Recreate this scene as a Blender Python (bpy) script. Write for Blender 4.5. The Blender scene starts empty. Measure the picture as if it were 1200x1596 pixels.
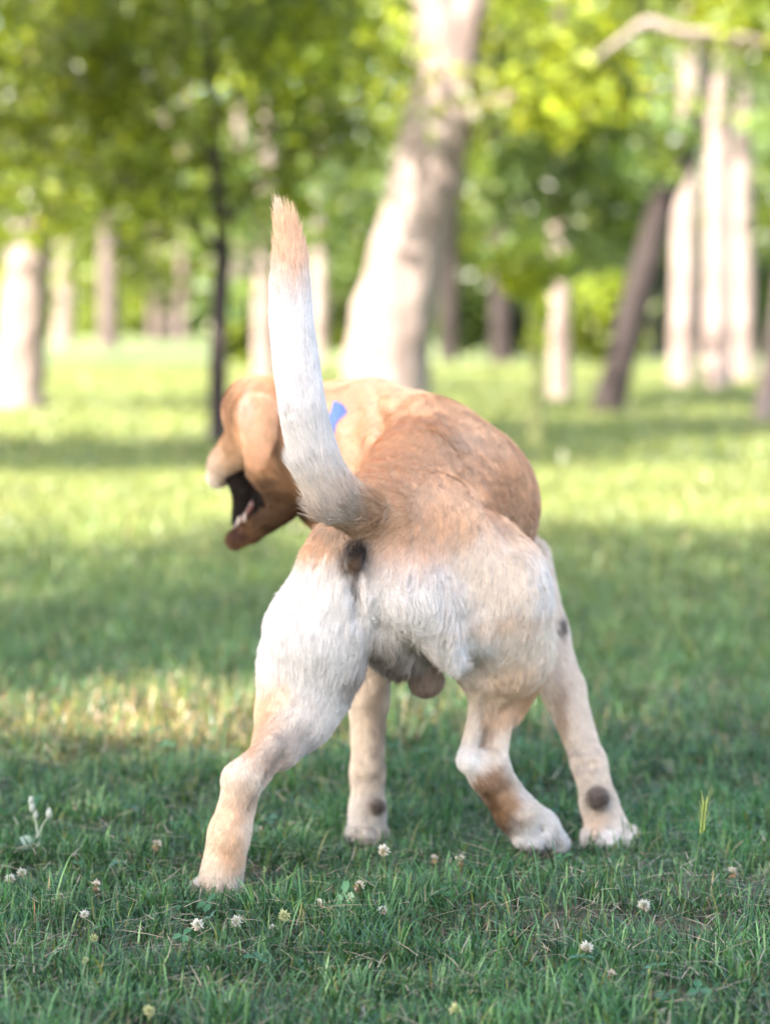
import bpy, math
import numpy as np
from mathutils import Vector
R = np.random.default_rng(7)
scene = bpy.context.scene
COL = scene.collection

# ------------------------------------------------------------------ camera
FPX = 4655.0            # focal length in photograph pixels (1200 x 1596)
CAMH = 0.82
HOR = 490.0
PITCH = math.atan((798 - HOR) / FPX)
cam = bpy.data.cameras.new('camera')
cam_ob = bpy.data.objects.new('camera', cam)
COL.objects.link(cam_ob)
cam_ob.location = (0, 0, CAMH)
cam_ob.rotation_euler = (math.pi / 2 - PITCH, 0, 0)
cam.sensor_fit = 'VERTICAL'
cam.sensor_height = 36.0
cam.sensor_width = 27.0
cam.lens = FPX / 1596 * 36.0
cam.clip_start = 0.1
cam.clip_end = 2000
cam.dof.use_dof = True
cam.dof.focus_distance = 3.9
cam.dof.aperture_fstop = 3.5
cam.dof.aperture_blades = 0
scene.camera = cam_ob

# ------------------------------------------------------------------ light
SUN_EL = math.radians(42)
SUN_AZ = math.radians(225)      # compass bearing the sun stands at (0 = +Y, clockwise): behind the camera, to its left
sdir = np.array([math.sin(SUN_AZ) * math.cos(SUN_EL), math.cos(SUN_AZ) * math.cos(SUN_EL), math.sin(SUN_EL)])
world = bpy.data.worlds.new('World')
scene.world = world
world.use_nodes = True
wn = world.node_tree
sky = wn.nodes.new('ShaderNodeTexSky')
sky.sky_type = 'NISHITA'
sky.sun_disc = False
sky.sun_elevation = SUN_EL
sky.sun_rotation = SUN_AZ
sky.air_density = 1.0
sky.dust_density = 3.0
sky.ozone_density = 0.6
bg = wn.nodes['Background']
wn.links.new(sky.outputs[0], bg.inputs[0])
bg.inputs[1].default_value = 0.15
sun = bpy.data.lights.new('sun', 'SUN')
sun.energy = 5.0
sun.angle = math.radians(0.5)
sun.color = (1.0, 0.91, 0.80)
sun_ob = bpy.data.objects.new('sun', sun)
COL.objects.link(sun_ob)
sun_ob.rotation_euler = Vector(tuple(sdir)).to_track_quat('Z', 'Y').to_euler()
sun_ob.location = tuple(sdir * 30)

scene.view_settings.view_transform = 'Standard'
scene.view_settings.look = 'None'
scene.view_settings.exposure = 2.4
scene.view_settings.gamma = 1.0
scene.render.engine = 'CYCLES'
scene.cycles.use_denoising = True
scene.cycles.max_bounces = 8
scene.cycles.diffuse_bounces = 5
scene.cycles.transmission_bounces = 6
scene.cycles.transparent_max_bounces = 8
scene.cycles.sample_clamp_indirect = 8.0
scene.cycles_curves.shape = 'RIBBONS'

# ------------------------------------------------------------------ helpers
cp, sp = math.cos(PITCH), math.sin(PITCH)


def P(x, y, Y):
    """world point that stands Y metres ahead and shows at photograph pixel x, y"""
    a, b = (x - 600) / FPX, (798 - y) / FPX
    d = np.array([a, cp + b * sp, -sp + b * cp])
    return np.array([0, 0, CAMH]) + d * (Y / d[1])


def gz(x, y):
    """height of the lawn"""
    x = np.asarray(x, float); y = np.asarray(y, float)
    z = -0.028 * np.exp(-(((x - 0.2) / 0.5) ** 2 + ((y - 4.75) / 0.4) ** 2))
    z = z + 0.006 * np.sin(2.1 * x + 1.0) * np.sin(1.7 * y + .4)
    z = z + 0.03 * np.sin(.35 * x + 2) * np.sin(.21 * y) * np.clip((y - 7) / 10, 0, 1)
    return z


_nk = {}


def noise(p, scale, seed=0, oct=6):
    """cheap smooth noise in about -1..1: a few random waves"""
    key = (seed, oct)
    if key not in _nk:
        r = np.random.default_rng(1000 + seed)
        k = r.normal(size=(oct * 2, 3)); k *= (r.uniform(.6, 1.8, (oct * 2, 1)) / np.linalg.norm(k, axis=1, keepdims=True))
        _nk[key] = (k, r.uniform(0, 6.28, oct * 2))
    k, ph = _nk[key]
    return np.sin((p @ k.T) * (6.28 / scale) + ph).sum(1) / math.sqrt(oct * 2) * .75


def link(o, parent=None):
    COL.objects.link(o)
    if parent is not None:
        o.parent = parent
    return o


def tag(o, label=None, cat=None, group=None, kind=None):
    for k, v in (('label', label), ('category', cat), ('group', group), ('kind', kind)):
        if v:
            o[k] = v
    return o


def make_mesh(name, V, faces, mat=None, col=None, smooth=True):
    """faces: list of int arrays (n,3) or (n,4)"""
    V = np.asarray(V, np.float32)
    me = bpy.data.meshes.new(name)
    me.vertices.add(len(V))
    me.vertices.foreach_set('co', V.ravel())
    faces = [np.asarray(f, np.int32) for f in faces if len(f)]
    loops = np.concatenate([f.ravel() for f in faces])
    tot = np.concatenate([np.full(len(f), f.shape[1], np.int32) for f in faces])
    start = np.concatenate([[0], np.cumsum(tot)[:-1]]).astype(np.int32)
    me.loops.add(len(loops))
    me.loops.foreach_set('vertex_index', loops)
    me.polygons.add(len(tot))
    me.polygons.foreach_set('loop_start', start)
    me.polygons.foreach_set('use_smooth', np.full(len(tot), smooth, bool))
    if col is not None:
        at = me.attributes.new('col', 'FLOAT_COLOR', 'POINT')
        c4 = np.ones((len(V), 4), np.float32); c4[:, :3] = col
        at.data.foreach_set('color', c4.ravel())
    if mat:
        me.materials.append(mat)
    me.update(calc_edges=True)
    me.validate()
    return me


def mesh_ob(name, V, faces, mat=None, col=None, parent=None, smooth=True):
    return link(bpy.data.objects.new(name, make_mesh(name, V, faces, mat, col, smooth)), parent)


def empty(name, loc=(0, 0, 0)):
    o = bpy.data.objects.new(name, None)
    o.location = tuple(loc)
    o.empty_display_size = .2
    return link(o)


class MB:
    """collects pieces of one mesh"""
    def __init__(s):
        s.V, s.Q, s.T, s.C, s.n = [], [], [], [], 0

    def add(s, V, Q=None, T=None, col=(1, 1, 1)):
        V = np.asarray(V, float)
        s.V.append(V)
        c = np.asarray(col, float)
        s.C.append(np.broadcast_to(c, (len(V), 3)))
        if Q is not None and len(Q): s.Q.append(np.asarray(Q) + s.n)
        if T is not None and len(T): s.T.append(np.asarray(T) + s.n)
        s.n += len(V)

    def tube(s, pts, rad, sides=10, sub=4, rough=0.0, col=(1, 1, 1), cap=True, seed=0, rs=.3):
        pts = np.asarray(pts, float); rad = np.asarray(rad, float)
        n = len(pts)
        if sub > 1 and n > 2:
            t = np.linspace(0, n - 1, (n - 1) * sub + 1)
            i = np.clip(t.astype(int), 0, n - 2); f = (t - i)[:, None]
            p0 = pts[np.clip(i - 1, 0, n - 1)]; p1 = pts[i]; p2 = pts[i + 1]; p3 = pts[np.clip(i + 2, 0, n - 1)]
            q = .5 * (2 * p1 + (p2 - p0) * f + (2 * p0 - 5 * p1 + 4 * p2 - p3) * f ** 2 + (3 * p1 - p0 - 3 * p2 + p3) * f ** 3)
            rr = rad[i] * (1 - f[:, 0]) + rad[i + 1] * f[:, 0]
        else:
            q, rr = pts, rad
        d = np.gradient(q, axis=0); d /= np.linalg.norm(d, axis=1, keepdims=True) + 1e-9
        ref = np.array([0, 1., 0]) if abs(d[0][1]) < .8 else np.array([1., 0, 0])
        u = np.cross(d, ref); u /= np.linalg.norm(u, axis=1, keepdims=True) + 1e-9
        w = np.cross(d, u)
        a = np.linspace(0, 2 * math.pi, sides, endpoint=False)
        ring = (u[:, None, :] * np.cos(a)[None, :, None] + w[:, None, :] * np.sin(a)[None, :, None])
        V = q[:, None, :] + ring * rr[:, None, None]
        if rough:
            nz = noise(V.reshape(-1, 3), rs, seed).reshape(V.shape[:2]) + .5 * noise(V.reshape(-1, 3), rs * .35, seed + 1).reshape(V.shape[:2])
            V = V + ring * (nz * rough * rr[:, None])[..., None]
        m = len(q)
        V = V.reshape(-1, 3)
        i, j = np.meshgrid(np.arange(m - 1), np.arange(sides), indexing='ij')
        Q = np.stack([i * sides + j, i * sides + (j + 1) % sides, (i + 1) * sides + (j + 1) % sides, (i + 1) * sides + j], -1).reshape(-1, 4)
        T = []
        if cap:
            V = np.vstack([V, q[0], q[-1]])
            k = m * sides
            j = np.arange(sides)
            T = np.vstack([np.stack([np.full(sides, k), (j + 1) % sides, j], 1),
                           np.stack([np.full(sides, k + 1), (m - 1) * sides + j, (m - 1) * sides + (j + 1) % sides], 1)])
        s.add(V, Q, T, col)

    def ball(s, c, r, col=(1, 1, 1), nu=14, nv=9, rough=0, seed=0, rs=.02):
        c = np.asarray(c, float); r = np.broadcast_to(np.asarray(r, float), (3,))
        th = np.linspace(0, math.pi, nv)[:, None]; ph = np.linspace(0, 2 * math.pi, nu, endpoint=False)[None, :]
        D = np.stack([np.sin(th) * np.cos(ph), np.sin(th) * np.sin(ph), np.cos(th) + 0 * ph], -1).reshape(-1, 3)
        V = D * r
        if rough:
            V = V * (1 + rough * noise(V + c, rs, seed))[:, None]
        i, j = np.meshgrid(np.arange(nv - 1), np.arange(nu), indexing='ij')
        Q = np.stack([i * nu + j, (i + 1) * nu + j, (i + 1) * nu + (j + 1) % nu, i * nu + (j + 1) % nu], -1).reshape(-1, 4)
        s.add(V + c, Q, None, col)

    def build(s, name, mat, parent=None, loc=None, smooth=True):
        V = np.vstack(s.V); C = np.vstack(s.C)
        if loc is not None:
            V = V - np.asarray(loc)
        fs = []
        if s.Q: fs.append(np.vstack(s.Q))
        if s.T: fs.append(np.vstack(s.T))
        return mesh_ob(name, V, fs, mat, C, parent, smooth)


# ------------------------------------------------------------------ materials
def new_mat(name):
    m = bpy.data.materials.new(name)
    m.use_nodes = True
    nt = m.node_tree
    return m, nt, nt.nodes['Principled BSDF'], nt.nodes['Material Output']


def N(nt, kind, **kw):
    n = nt.nodes.new(kind)
    for k, v in kw.items():
        if k in n.inputs:
            n.inputs[k].default_value = v
        else:
            setattr(n, k, v)
    return n


def attr_mat(name, rough=.6, spec=.3, transl=0.0, sheen=0.0, tint=(1, 1, 1)):
    """takes its colour from the per-vertex / per-strand 'col'"""
    m, nt, b, out = new_mat(name)
    a = N(nt, 'ShaderNodeAttribute', attribute_name='col')
    nt.links.new(a.outputs['Color'], b.inputs['Base Color'])
    b.inputs['Roughness'].default_value = rough
    b.inputs['Specular IOR Level'].default_value = spec
    if transl:
        t = N(nt, 'ShaderNodeBsdfTranslucent')
        mu = N(nt, 'ShaderNodeMixRGB', blend_type='MULTIPLY', Fac=1.0)
        mu.inputs['Color2'].default_value = (*tint, 1)
        nt.links.new(a.outputs['Color'], mu.inputs['Color1'])
        nt.links.new(mu.outputs[0], t.inputs['Color'])
        mx = N(nt, 'ShaderNodeMixShader', Fac=transl)
        nt.links.new(b.outputs[0], mx.inputs[1]); nt.links.new(t.outputs[0], mx.inputs[2])
        nt.links.new(mx.outputs[0], out.inputs['Surface'])
    return m


def bark_mat(name, c0, c1, c2, scale=9.0):
    m, nt, b, out = new_mat(name)
    tc = N(nt, 'ShaderNodeTexCoord')
    mp = N(nt, 'ShaderNodeMapping'); mp.inputs['Scale'].default_value = (1, 1, .28)
    nt.links.new(tc.outputs['Object'], mp.inputs[0])
    n1 = N(nt, 'ShaderNodeTexNoise', Scale=scale, Detail=8.0, Roughness=.65)
    v = N(nt, 'ShaderNodeTexVoronoi', Scale=scale * 1.7, feature='DISTANCE_TO_EDGE')
    n2 = N(nt, 'ShaderNodeTexNoise', Scale=2.3, Detail=3.0)
    for t in (n1, v): nt.links.new(mp.outputs[0], t.inputs['Vector'])
    nt.links.new(tc.outputs['Object'], n2.inputs['Vector'])
    r = N(nt, 'ShaderNodeValToRGB')
    e = r.color_ramp.elements
    e[0].position, e[0].color = .3, (*c0, 1)
    e[1].position, e[1].color = .68, (*c2, 1)
    k = e.new(.48); k.color = (*c1, 1)
    ad = N(nt, 'ShaderNodeMath', operation='MULTIPLY_ADD')
    ad.inputs[1].default_value = .55
    nt.links.new(n1.outputs[0], ad.inputs[0])
    m2 = N(nt, 'ShaderNodeMath', operation='MULTIPLY'); m2.inputs[1].default_value = .5
    nt.links.new(n2.outputs[0], m2.inputs[0])
    nt.links.new(m2.outputs[0], ad.inputs[2])
    nt.links.new(ad.outputs[0], r.inputs[0])
    nt.links.new(r.outputs[0], b.inputs['Base Color'])
    b.inputs['Roughness'].default_value = .9
    b.inputs['Specular IOR Level'].default_value = .15
    bp = N(nt, 'ShaderNodeBump', Strength=.8, Distance=.03)
    sm = N(nt, 'ShaderNodeMath', operation='ADD')
    nt.links.new(v.outputs[0], sm.inputs[0]); nt.links.new(n1.outputs[0], sm.inputs[1])
    nt.links.new(sm.outputs[0], bp.inputs['Height'])
    nt.links.new(bp.outputs[0], b.inputs['Normal'])
    return m


M_FUR = attr_mat('dog_fur', .55, .25)
M_SKIN = attr_mat('dog_skin', .8, .1)
M_WET = attr_mat('wet_mouth', .3, .5)
M_GRASS = attr_mat('grass_blade', .36, .5, .35, tint=(1.2, 1.15, .6))
M_LEAF = attr_mat('leaf', .33, .5, .5, tint=(1.5, 1.3, .5))
M_PETAL = attr_mat('petal', .7, .2, .25)
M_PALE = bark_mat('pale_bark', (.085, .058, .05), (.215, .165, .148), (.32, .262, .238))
M_DARK = bark_mat('shaded_dark_bark', (.018, .014, .014), (.036, .028, .027), (.055, .044, .042))  # dark bark, its tone lowered further to paint in full shade
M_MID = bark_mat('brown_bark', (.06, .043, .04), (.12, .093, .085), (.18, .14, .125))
M_GREENBARK = bark_mat('green_bark', (.15, .15, .06), (.22, .23, .09), (.29, .30, .13))

# ------------------------------------------------------------------ lawn
def ground():
    ys = np.concatenate([np.linspace(-60, 2, 20), np.linspace(2.2, 8, 60), np.linspace(8.3, 45, 90), np.geomspace(46, 900, 40)])
    xs = np.concatenate([-np.geomspace(900, 4.2, 36), np.linspace(-4, 4, 70), np.geomspace(4.2, 900, 36)])
    X, Y = np.meshgrid(xs, ys, indexing='ij')
    Z = gz(X, Y)
    V = np.stack([X, Y, Z], -1).reshape(-1, 3)
    nx, ny = X.shape
    i, j = np.meshgrid(np.arange(nx - 1), np.arange(ny - 1), indexing='ij')
    Q = np.stack([i * ny + j, (i + 1) * ny + j, (i + 1) * ny + j + 1, i * ny + j + 1], -1).reshape(-1, 4)
    m, nt, b, out = new_mat('lawn_soil')
    tc = N(nt, 'ShaderNodeTexCoord')
    n1 = N(nt, 'ShaderNodeTexNoise', Scale=38.0, Detail=9.0, Roughness=.75)
    n2 = N(nt, 'ShaderNodeTexNoise', Scale=1.3, Detail=5.0, Roughness=.6)
    for t in (n1, n2): nt.links.new(tc.outputs['Object'], t.inputs['Vector'])
    soil = N(nt, 'ShaderNodeValToRGB')
    e = soil.color_ramp.elements
    e[0].position, e[0].color = .3, (.03, .022, .013, 1)
    e[1].position, e[1].color = .72, (.27, .185, .13, 1)
    k = e.new(.5); k.color = (.085, .062, .038, 1)
    green = N(nt, 'ShaderNodeValToRGB')
    e = green.color_ramp.elements
    e[0].position, e[0].color = .3, (.09, .13, .04, 1)
    e[1].position, e[1].color = .72, (.22, .26, .09, 1)
    nt.links.new(n1.outputs[0], soil.inputs[0]); nt.links.new(n1.outputs[0], green.inputs[0])
    # the close-cropped turf further off is dense enough to hide the soil
    sx = N(nt, 'ShaderNodeSeparateXYZ'); nt.links.new(tc.outputs['Object'], sx.inputs[0])
    mr = N(nt, 'ShaderNodeMapRange'); mr.inputs['From Min'].default_value = 5.5; mr.inputs['From Max'].default_value = 11
    nt.links.new(sx.outputs['Y'], mr.inputs['Value'])
    mm = N(nt, 'ShaderNodeMath', operation='MULTIPLY_ADD', use_clamp=True); mm.inputs[1].default_value = .8
    ms = N(nt, 'ShaderNodeMath', operation='MULTIPLY'); ms.inputs[1].default_value = .35
    nt.links.new(n2.outputs[0], ms.inputs[0])
    nt.links.new(mr.outputs[0], mm.inputs[0]); nt.links.new(ms.outputs[0], mm.inputs[2])
    mx = N(nt, 'ShaderNodeMixRGB')
    nt.links.new(mm.outputs[0], mx.inputs[0]); nt.links.new(soil.outputs[0], mx.inputs[1]); nt.links.new(green.outputs[0], mx.inputs[2])
    nt.links.new(mx.outputs[0], b.inputs['Base Color'])
    b.inputs['Roughness'].default_value = .95
    bp = N(nt, 'ShaderNodeBump', Strength=.9, Distance=.02)
    nt.links.new(n1.outputs[0], bp.inputs['Height']); nt.links.new(bp.outputs[0], b.inputs['Normal'])
    tag(mesh_ob('ground', V, [Q], m), kind='structure')


ground()


def blades(x, y, h, w, az, bend, col, tipcol, z=None, seg=3, lying=False):
    """arrays -> verts, quads, tris, colours of curved grass blades"""
    n = len(x)
    p = np.stack([x, y, gz(x, y) - .004 if z is None else z], 1)
    L = np.stack([np.cos(az), np.sin(az), 0 * az], 1)
    fa = az + np.pi / 2 + R.normal(0, .35, n)
    S = np.stack([np.cos(fa), np.sin(fa), R.normal(0, .15, n)], 1)
    up = np.array([0, 0, 1.])
    k = 2 * seg + 1
    V = np.empty((n, k, 3)); C = np.empty((n, k, 3))
    a0 = bend * (.93 if lying else .25)
    for i in range(seg + 1):
        t = i / seg
        if i:
            tm = (i - .5) / seg
            a = a0 + (bend - a0) * (2 if lying else 1.35) * tm ** 1.3          # angle from upright grows along the blade
            p = p + (L * np.sin(a)[:, None] + up * np.cos(a)[:, None]) * (h / seg)[:, None]
        if i < seg:
            ww = (w * (.75 + .5 * t - 1.0 * t * t) * .5)[:, None]
            V[:, 2 * i] = p - S * ww; V[:, 2 * i + 1] = p + S * ww
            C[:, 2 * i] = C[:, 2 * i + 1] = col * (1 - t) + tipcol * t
        else:
            V[:, 2 * i] = p; C[:, 2 * i] = tipcol
    o = np.arange(n)[:, None] * k
    Q = np.vstack([o + np.array([2 * i, 2 * i + 1, 2 * i + 3, 2 * i + 2]) for i in range(seg - 1)])
    T = o + np.array([k - 3, k - 2, k - 1])
    return V.reshape(-1, 3), Q, T, C.reshape(-1, 3)


def gpx(x, y):
    """where the photograph's pixel x, y meets level lawn"""
    Y = CAMH * FPX / (y - HOR)
    return (x - 600) / FPX * Y, Y


WORN = [(1130, 1400, .15, .85), (1080, 1470, .13, .9), (800, 1415, .12, .75), (830, 1455, .09, .7), (190, 1500, .10, .75), (100, 1480, .09, .6), (1150, 1560, .09, .7), (440, 1560, .08, .6), (600, 1390, .1, .6), (700, 1530, .08, .6), (300, 1590, .08, .6), (930, 1370, .12, .55)]
PAWS = [(337, 1400), (573, 1318), (838, 1335), (945, 1340)]


def grass():
    mb = MB()
    zones = [  # y0, y1, half width slope, margin, count, height, width
        (2.75, 5.6, .13, .45, 215000, (.016, .058), .0029),
        (5.6, 9.0, .13, .6, 75000, (.03, .075), .0042),
        (9.0, 16.0, .13, .9, 85000, (.03, .075), .0075),
        (16.0, 48.0, .135, 1.5, 90000, (.04, .09), .018)]
    for (y0, y1, sl, mg, n, hh, w0) in zones:
        y = np.sqrt(R.uniform(0, 1, n)) * 0 + R.uniform(y0, y1, n)
        hw = sl * y + mg
        x = R.uniform(-1, 1, n) * hw
        p = np.stack([x, y, 0 * x], 1)
        clump = noise(p, .22, 11); big = noise(p, .9, 12)
        keep = R.uniform(-1.6, 1, n) < clump * .7 + .55
        if y0 < 5:   # thin, worn spots where the soil shows
            for (qx, qy, rr, st) in WORN:
                dd = ((x - gpx(qx, qy)[0]) / (rr * 1.3)) ** 2 + ((y - gpx(qx, qy)[1]) / rr) ** 2
                keep &= R.uniform(0, 1, n) > st * np.exp(-dd)
        x, y, clump, big = x[keep], y[keep], clump[keep], big[keep]
        n = len(x)
        h = R.uniform(*hh, n) * (1 + .35 * np.clip(clump, -1, 1)) * np.where(R.uniform(0, 1, n) < .04, 1.5, 1)
        for (qx, qy) in PAWS:                       # trodden down round the paws
            ax_, ay_ = gpx(qx, qy)
            h = h * (1 - .62 * np.exp(-((x - ax_) / .085) ** 2 - ((y - ay_ + .03) / .10) ** 2))
        w = w0 * R.uniform(.55, 1.35, n)
        az = R.uniform(0, 6.28, n) + 0
        bend = np.abs(R.normal(1.0, .4, n)).clip(.1, 1.5)
        # colours
        g = R.uniform(0, 1, (n, 1))
        far = np.clip((y[:, None] - 5.4) / 6.5, 0, 1)  # sunlit far lawn is painted lighter and yellower than the shaded foreground
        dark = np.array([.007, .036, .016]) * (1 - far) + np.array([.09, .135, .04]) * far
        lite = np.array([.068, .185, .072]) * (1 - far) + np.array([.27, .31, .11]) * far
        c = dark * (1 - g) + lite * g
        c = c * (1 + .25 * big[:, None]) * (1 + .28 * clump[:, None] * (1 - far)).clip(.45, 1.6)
        pale = R.uniform(0, 1, (n, 1)) < .17 * (1 - far)
        c = np.where(pale, np.array([.15, .30, .125]) * (.6 + .6 * g), c)
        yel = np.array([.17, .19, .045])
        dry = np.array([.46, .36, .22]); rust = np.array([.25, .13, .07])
        dp = np.exp(-(((x + .42) / .42) ** 2 + ((y - 5.85) / .55) ** 2))        # the dry patch left of the dog, straw and yellow raised to paint in a sun fleck
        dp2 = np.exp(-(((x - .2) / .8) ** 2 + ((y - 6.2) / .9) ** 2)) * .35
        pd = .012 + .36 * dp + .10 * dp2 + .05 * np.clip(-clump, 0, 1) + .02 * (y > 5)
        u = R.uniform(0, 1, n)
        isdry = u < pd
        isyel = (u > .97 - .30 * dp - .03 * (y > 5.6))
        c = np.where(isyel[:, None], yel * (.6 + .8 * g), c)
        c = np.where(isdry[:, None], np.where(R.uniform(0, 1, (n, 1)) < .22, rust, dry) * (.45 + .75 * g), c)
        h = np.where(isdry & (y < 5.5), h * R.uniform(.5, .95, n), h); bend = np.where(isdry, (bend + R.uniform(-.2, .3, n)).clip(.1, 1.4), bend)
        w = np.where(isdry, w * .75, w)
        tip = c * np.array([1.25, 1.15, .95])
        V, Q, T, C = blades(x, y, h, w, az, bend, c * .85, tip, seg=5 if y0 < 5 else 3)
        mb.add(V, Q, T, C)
    # fallen straw lying flat on the soil between the blades
    n = 10000
    y = R.uniform(2.9, 6.5, n); x = R.uniform(-1, 1, n) * (.13 * y + .35)
    g = R.uniform(.35, 1.1, (n, 1))
    V, Q, T, C = blades(x, y, R.uniform(.015, .07, n), R.uniform(.0009, .0021, n), R.uniform(0, 6.28, n), R.uniform(1.38, 1.6, n),
                        np.array([.46, .345, .24]) * g, np.array([.52, .40, .29]) * g, gz(x, y) + R.uniform(.012, .046, n), lying=True)
    mb.add(V, Q, T, C)
    # brown thatch
    n = 14000
    y = R.uniform(2.9, 5.8, n); x = R.uniform(-1, 1, n) * (.13 * y + .35)
    g = R.uniform(.3, 1.0, (n, 1))
    V, Q, T, C = blades(x, y, R.uniform(.015, .05, n), R.uniform(.0012, .0026, n), R.uniform(0, 6.28, n), R.uniform(1.3, 1.6, n),
                        np.array([.2, .125, .07]) * g, np.array([.27, .17, .1]) * g, gz(x, y) + R.uniform(0, .014, n), lying=True)
    mb.add(V, Q, T, C)
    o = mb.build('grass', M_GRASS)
    tag(o, 'short green lawn grass mixed with dry straw blades', 'grass', kind='stuff')


grass()


def clover_leaves():
    """three-lobed clover leaves low in the turf"""
    mb = MB()
    n = 900
    y = R.uniform(3.1, 5.6, n); x = R.uniform(-1, 1, n) * (.13 * y + .3)
    k = noise(np.stack([x, y, 0 * x], 1), .5, 21) > .25
    for (qx, qy) in PAWS:
        ax_, ay_ = gpx(qx, qy)
        k &= ((x - ax_) / .09) ** 2 + ((y - ay_) / .16) ** 2 > 1
    x, y = x[k], y[k]
    n = len(x)
    Vs, Qs = [], []
    a0 = R.uniform(0, 6.28, n); s = R.uniform(.008, .017, n)
    z = gz(x, y) + R.uniform(.012, .04, n)
    tilt = R.normal(0, .35, (n, 2))
    C = []
    for L in range(3):
        a = a0 + L * 2.094
        d = np.stack([np.cos(a), np.sin(a)], 1); e = np.stack([-np.sin(a), np.cos(a)], 1)
        for (f, g_) in ((0, 0), (.55, .42), (1.05, .22), (.98, 0), (1.05, -.22), (.55, -.42)):
            q = d * (f * s)[:, None] + e * (g_ * s)[:, None]
            Vs.append(np.stack([x + q[:, 0], y + q[:, 1], z + q[:, 0] * tilt[:, 0] + q[:, 1] * tilt[:, 1] + abs(g_) * s * .35], 1))
    V = np.stack(Vs, 1)                     # n,18,3
    o = np.arange(n)[:, None] * 18
    Q = np.vstack([o + L * 6 + np.array(q) for L in range(3) for q in ((0, 1, 2, 3), (0, 3, 4, 5))])
    g = R.uniform(.7, 1.3, (n, 1, 1))
    C = np.broadcast_to(np.array([.05, .15, .065]) * g, (n, 18, 3)).reshape(-1, 3)
    mb.add(V.reshape(-1, 3), Q, None, C)
    tag(mb.build('clover_leaves', M_GRASS), 'small three-lobed clover leaves low in the lawn', 'clover', kind='stuff')


clover_leaves()

# ------------------------------------------------------------------ trees
def leaf_quads(c, sig, n, size, col, var=.35, flat=.35, yellow=.3):
    """n leaves spread round each centre c (m,3); sig (m,) spread"""
    m = len(c)
    idx = np.repeat(np.arange(m), n)
    k = len(idx)
    g = R.normal(size=(k, 3)); g[:, 2] *= .75
    r_ = np.linalg.norm(g, axis=1, keepdims=True); g = g / r_ * np.minimum(r_, 2.0) ** .8
    p = c[idx] + g * sig[idx][:, None]
    nrm = R.normal(size=(k, 3)) * np.array([1, 1, flat + .6]) + np.array([-.25, -.35, .75]) * .9
    nrm /= np.linalg.norm(nrm, axis=1, keepdims=True)
    a = np.cross(nrm, R.normal(size=(k, 3))); a /= np.linalg.norm(a, axis=1, keepdims=True)
    b = np.cross(nrm, a)
    s = (size * R.uniform(.6, 1.35, k))[:, None]
    V = np.empty((k, 6, 3))
    V[:, 0] = p - a * s * .55
    V[:, 1] = p - b * s * .36 - a * s * .1 + nrm * s * .12
    V[:, 2] = p - b * s * .26 + a * s * .3 + nrm * s * .06
    V[:, 3] = p + a * s * .62 - nrm * s * .1
    V[:, 4] = p + b * s * .26 + a * s * .3 + nrm * s * .06
    V[:, 5] = p + b * s * .36 - a * s * .1 + nrm * s * .12
    o = np.arange(k)[:, None] * 6
    Q = np.vstack([o + np.array([0, 1, 2, 3]), o + np.array([0, 3, 4, 5])])
    cl = (1 + var * R.normal(size=(m, 1)))[idx].clip(.5, 1.8) * R.uniform(.65, 1.35, (k, 1))
    C = np.asarray(col)[None] * cl
    yy = (R.uniform(0, 1, (k, 1)) < yellow)
    C = np.where(yy, C * np.array([1.5, 1.32, .8]), C)
    C = np.repeat(C[:, None, :], 6, 1).reshape(-1, 3)
    return V.reshape(-1, 3), Q, C


def ell_points(c, r, n, shell=.35):
    """points spread through an ellipsoid, thicker towards its outside"""
    d = R.normal(size=(n, 3)); d /= np.linalg.norm(d, axis=1, keepdims=True)
    u = R.uniform(shell, 1, n) ** .6
    return np.asarray(c) + d * u[:, None] * np.asarray(r)


GREEN = np.array([.105, .145, .022])
YGREEN = np.array([.165, .220, .030])
BGREEN = np.array([.105, .160, .058])
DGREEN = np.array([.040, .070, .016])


def tree(name, label, base, trunk_px, bark, crowns, cat='tree', limbs=(), group='trees of the park', sides=20, rough=.10, seed=0, leafmat=None):
    """trunk_px: [(point, radius)]; crowns: list of dict(c=, r=, n=, per=, sig=, size=, col=)"""
    root = empty(name, base)
    tag(root, label, cat, group)
    mb = MB()
    pts = [np.asarray(p) for p, _ in trunk_px]; rad = [r for _, r in trunk_px]
    # flared foot going into the turf
    pts = [pts[0] - np.array([0, 0, .12])] + pts
    rad = [rad[0] * 1.25] + rad
    mb.tube(pts, rad, sides, 8, rough, seed=seed, rs=max(.12, rad[1] * 1.3))
    for lp in limbs:
        mb.tube([p for p, _ in lp], [r for _, r in lp], 10, 6, rough, seed=seed + 5, rs=.2)
    mb.build('trunk', bark, root, base)
    if crowns:
        cb = MB()
        for c in crowns:
            cen = np.vstack([np.asarray(q).reshape(-1, 3) for q in c['c']]) if isinstance(c['c'], list) else ell_points(c['c'], c['r'], c['n'], c.get('shell', .35))
            V, Q, C = leaf_quads(cen, R.uniform(.7, 1.3, len(cen)) * c['sig'], c['per'], c['size'], c['col'], yellow=c.get('yellow', .3))
            cb.add(V, Q, None, C)
        cb.build('crown', leafmat or M_LEAF, root, base, smooth=False)
    return root


def gp(x, Y):
    """ground point under photograph column x at distance Y"""
    X = (x - 600) / FPX * Y
    return np.array([X, Y, float(gz(X, Y))])


def px_region(x0, x1, y0, y1, Y0, Y1, n):
    q = [P(R.uniform(x0, x1), R.uniform(y0, y1), R.uniform(Y0, Y1)) for _ in range(n)]
    return np.array(q)


def m_(px, Y):
    return px / FPX * Y


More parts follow.
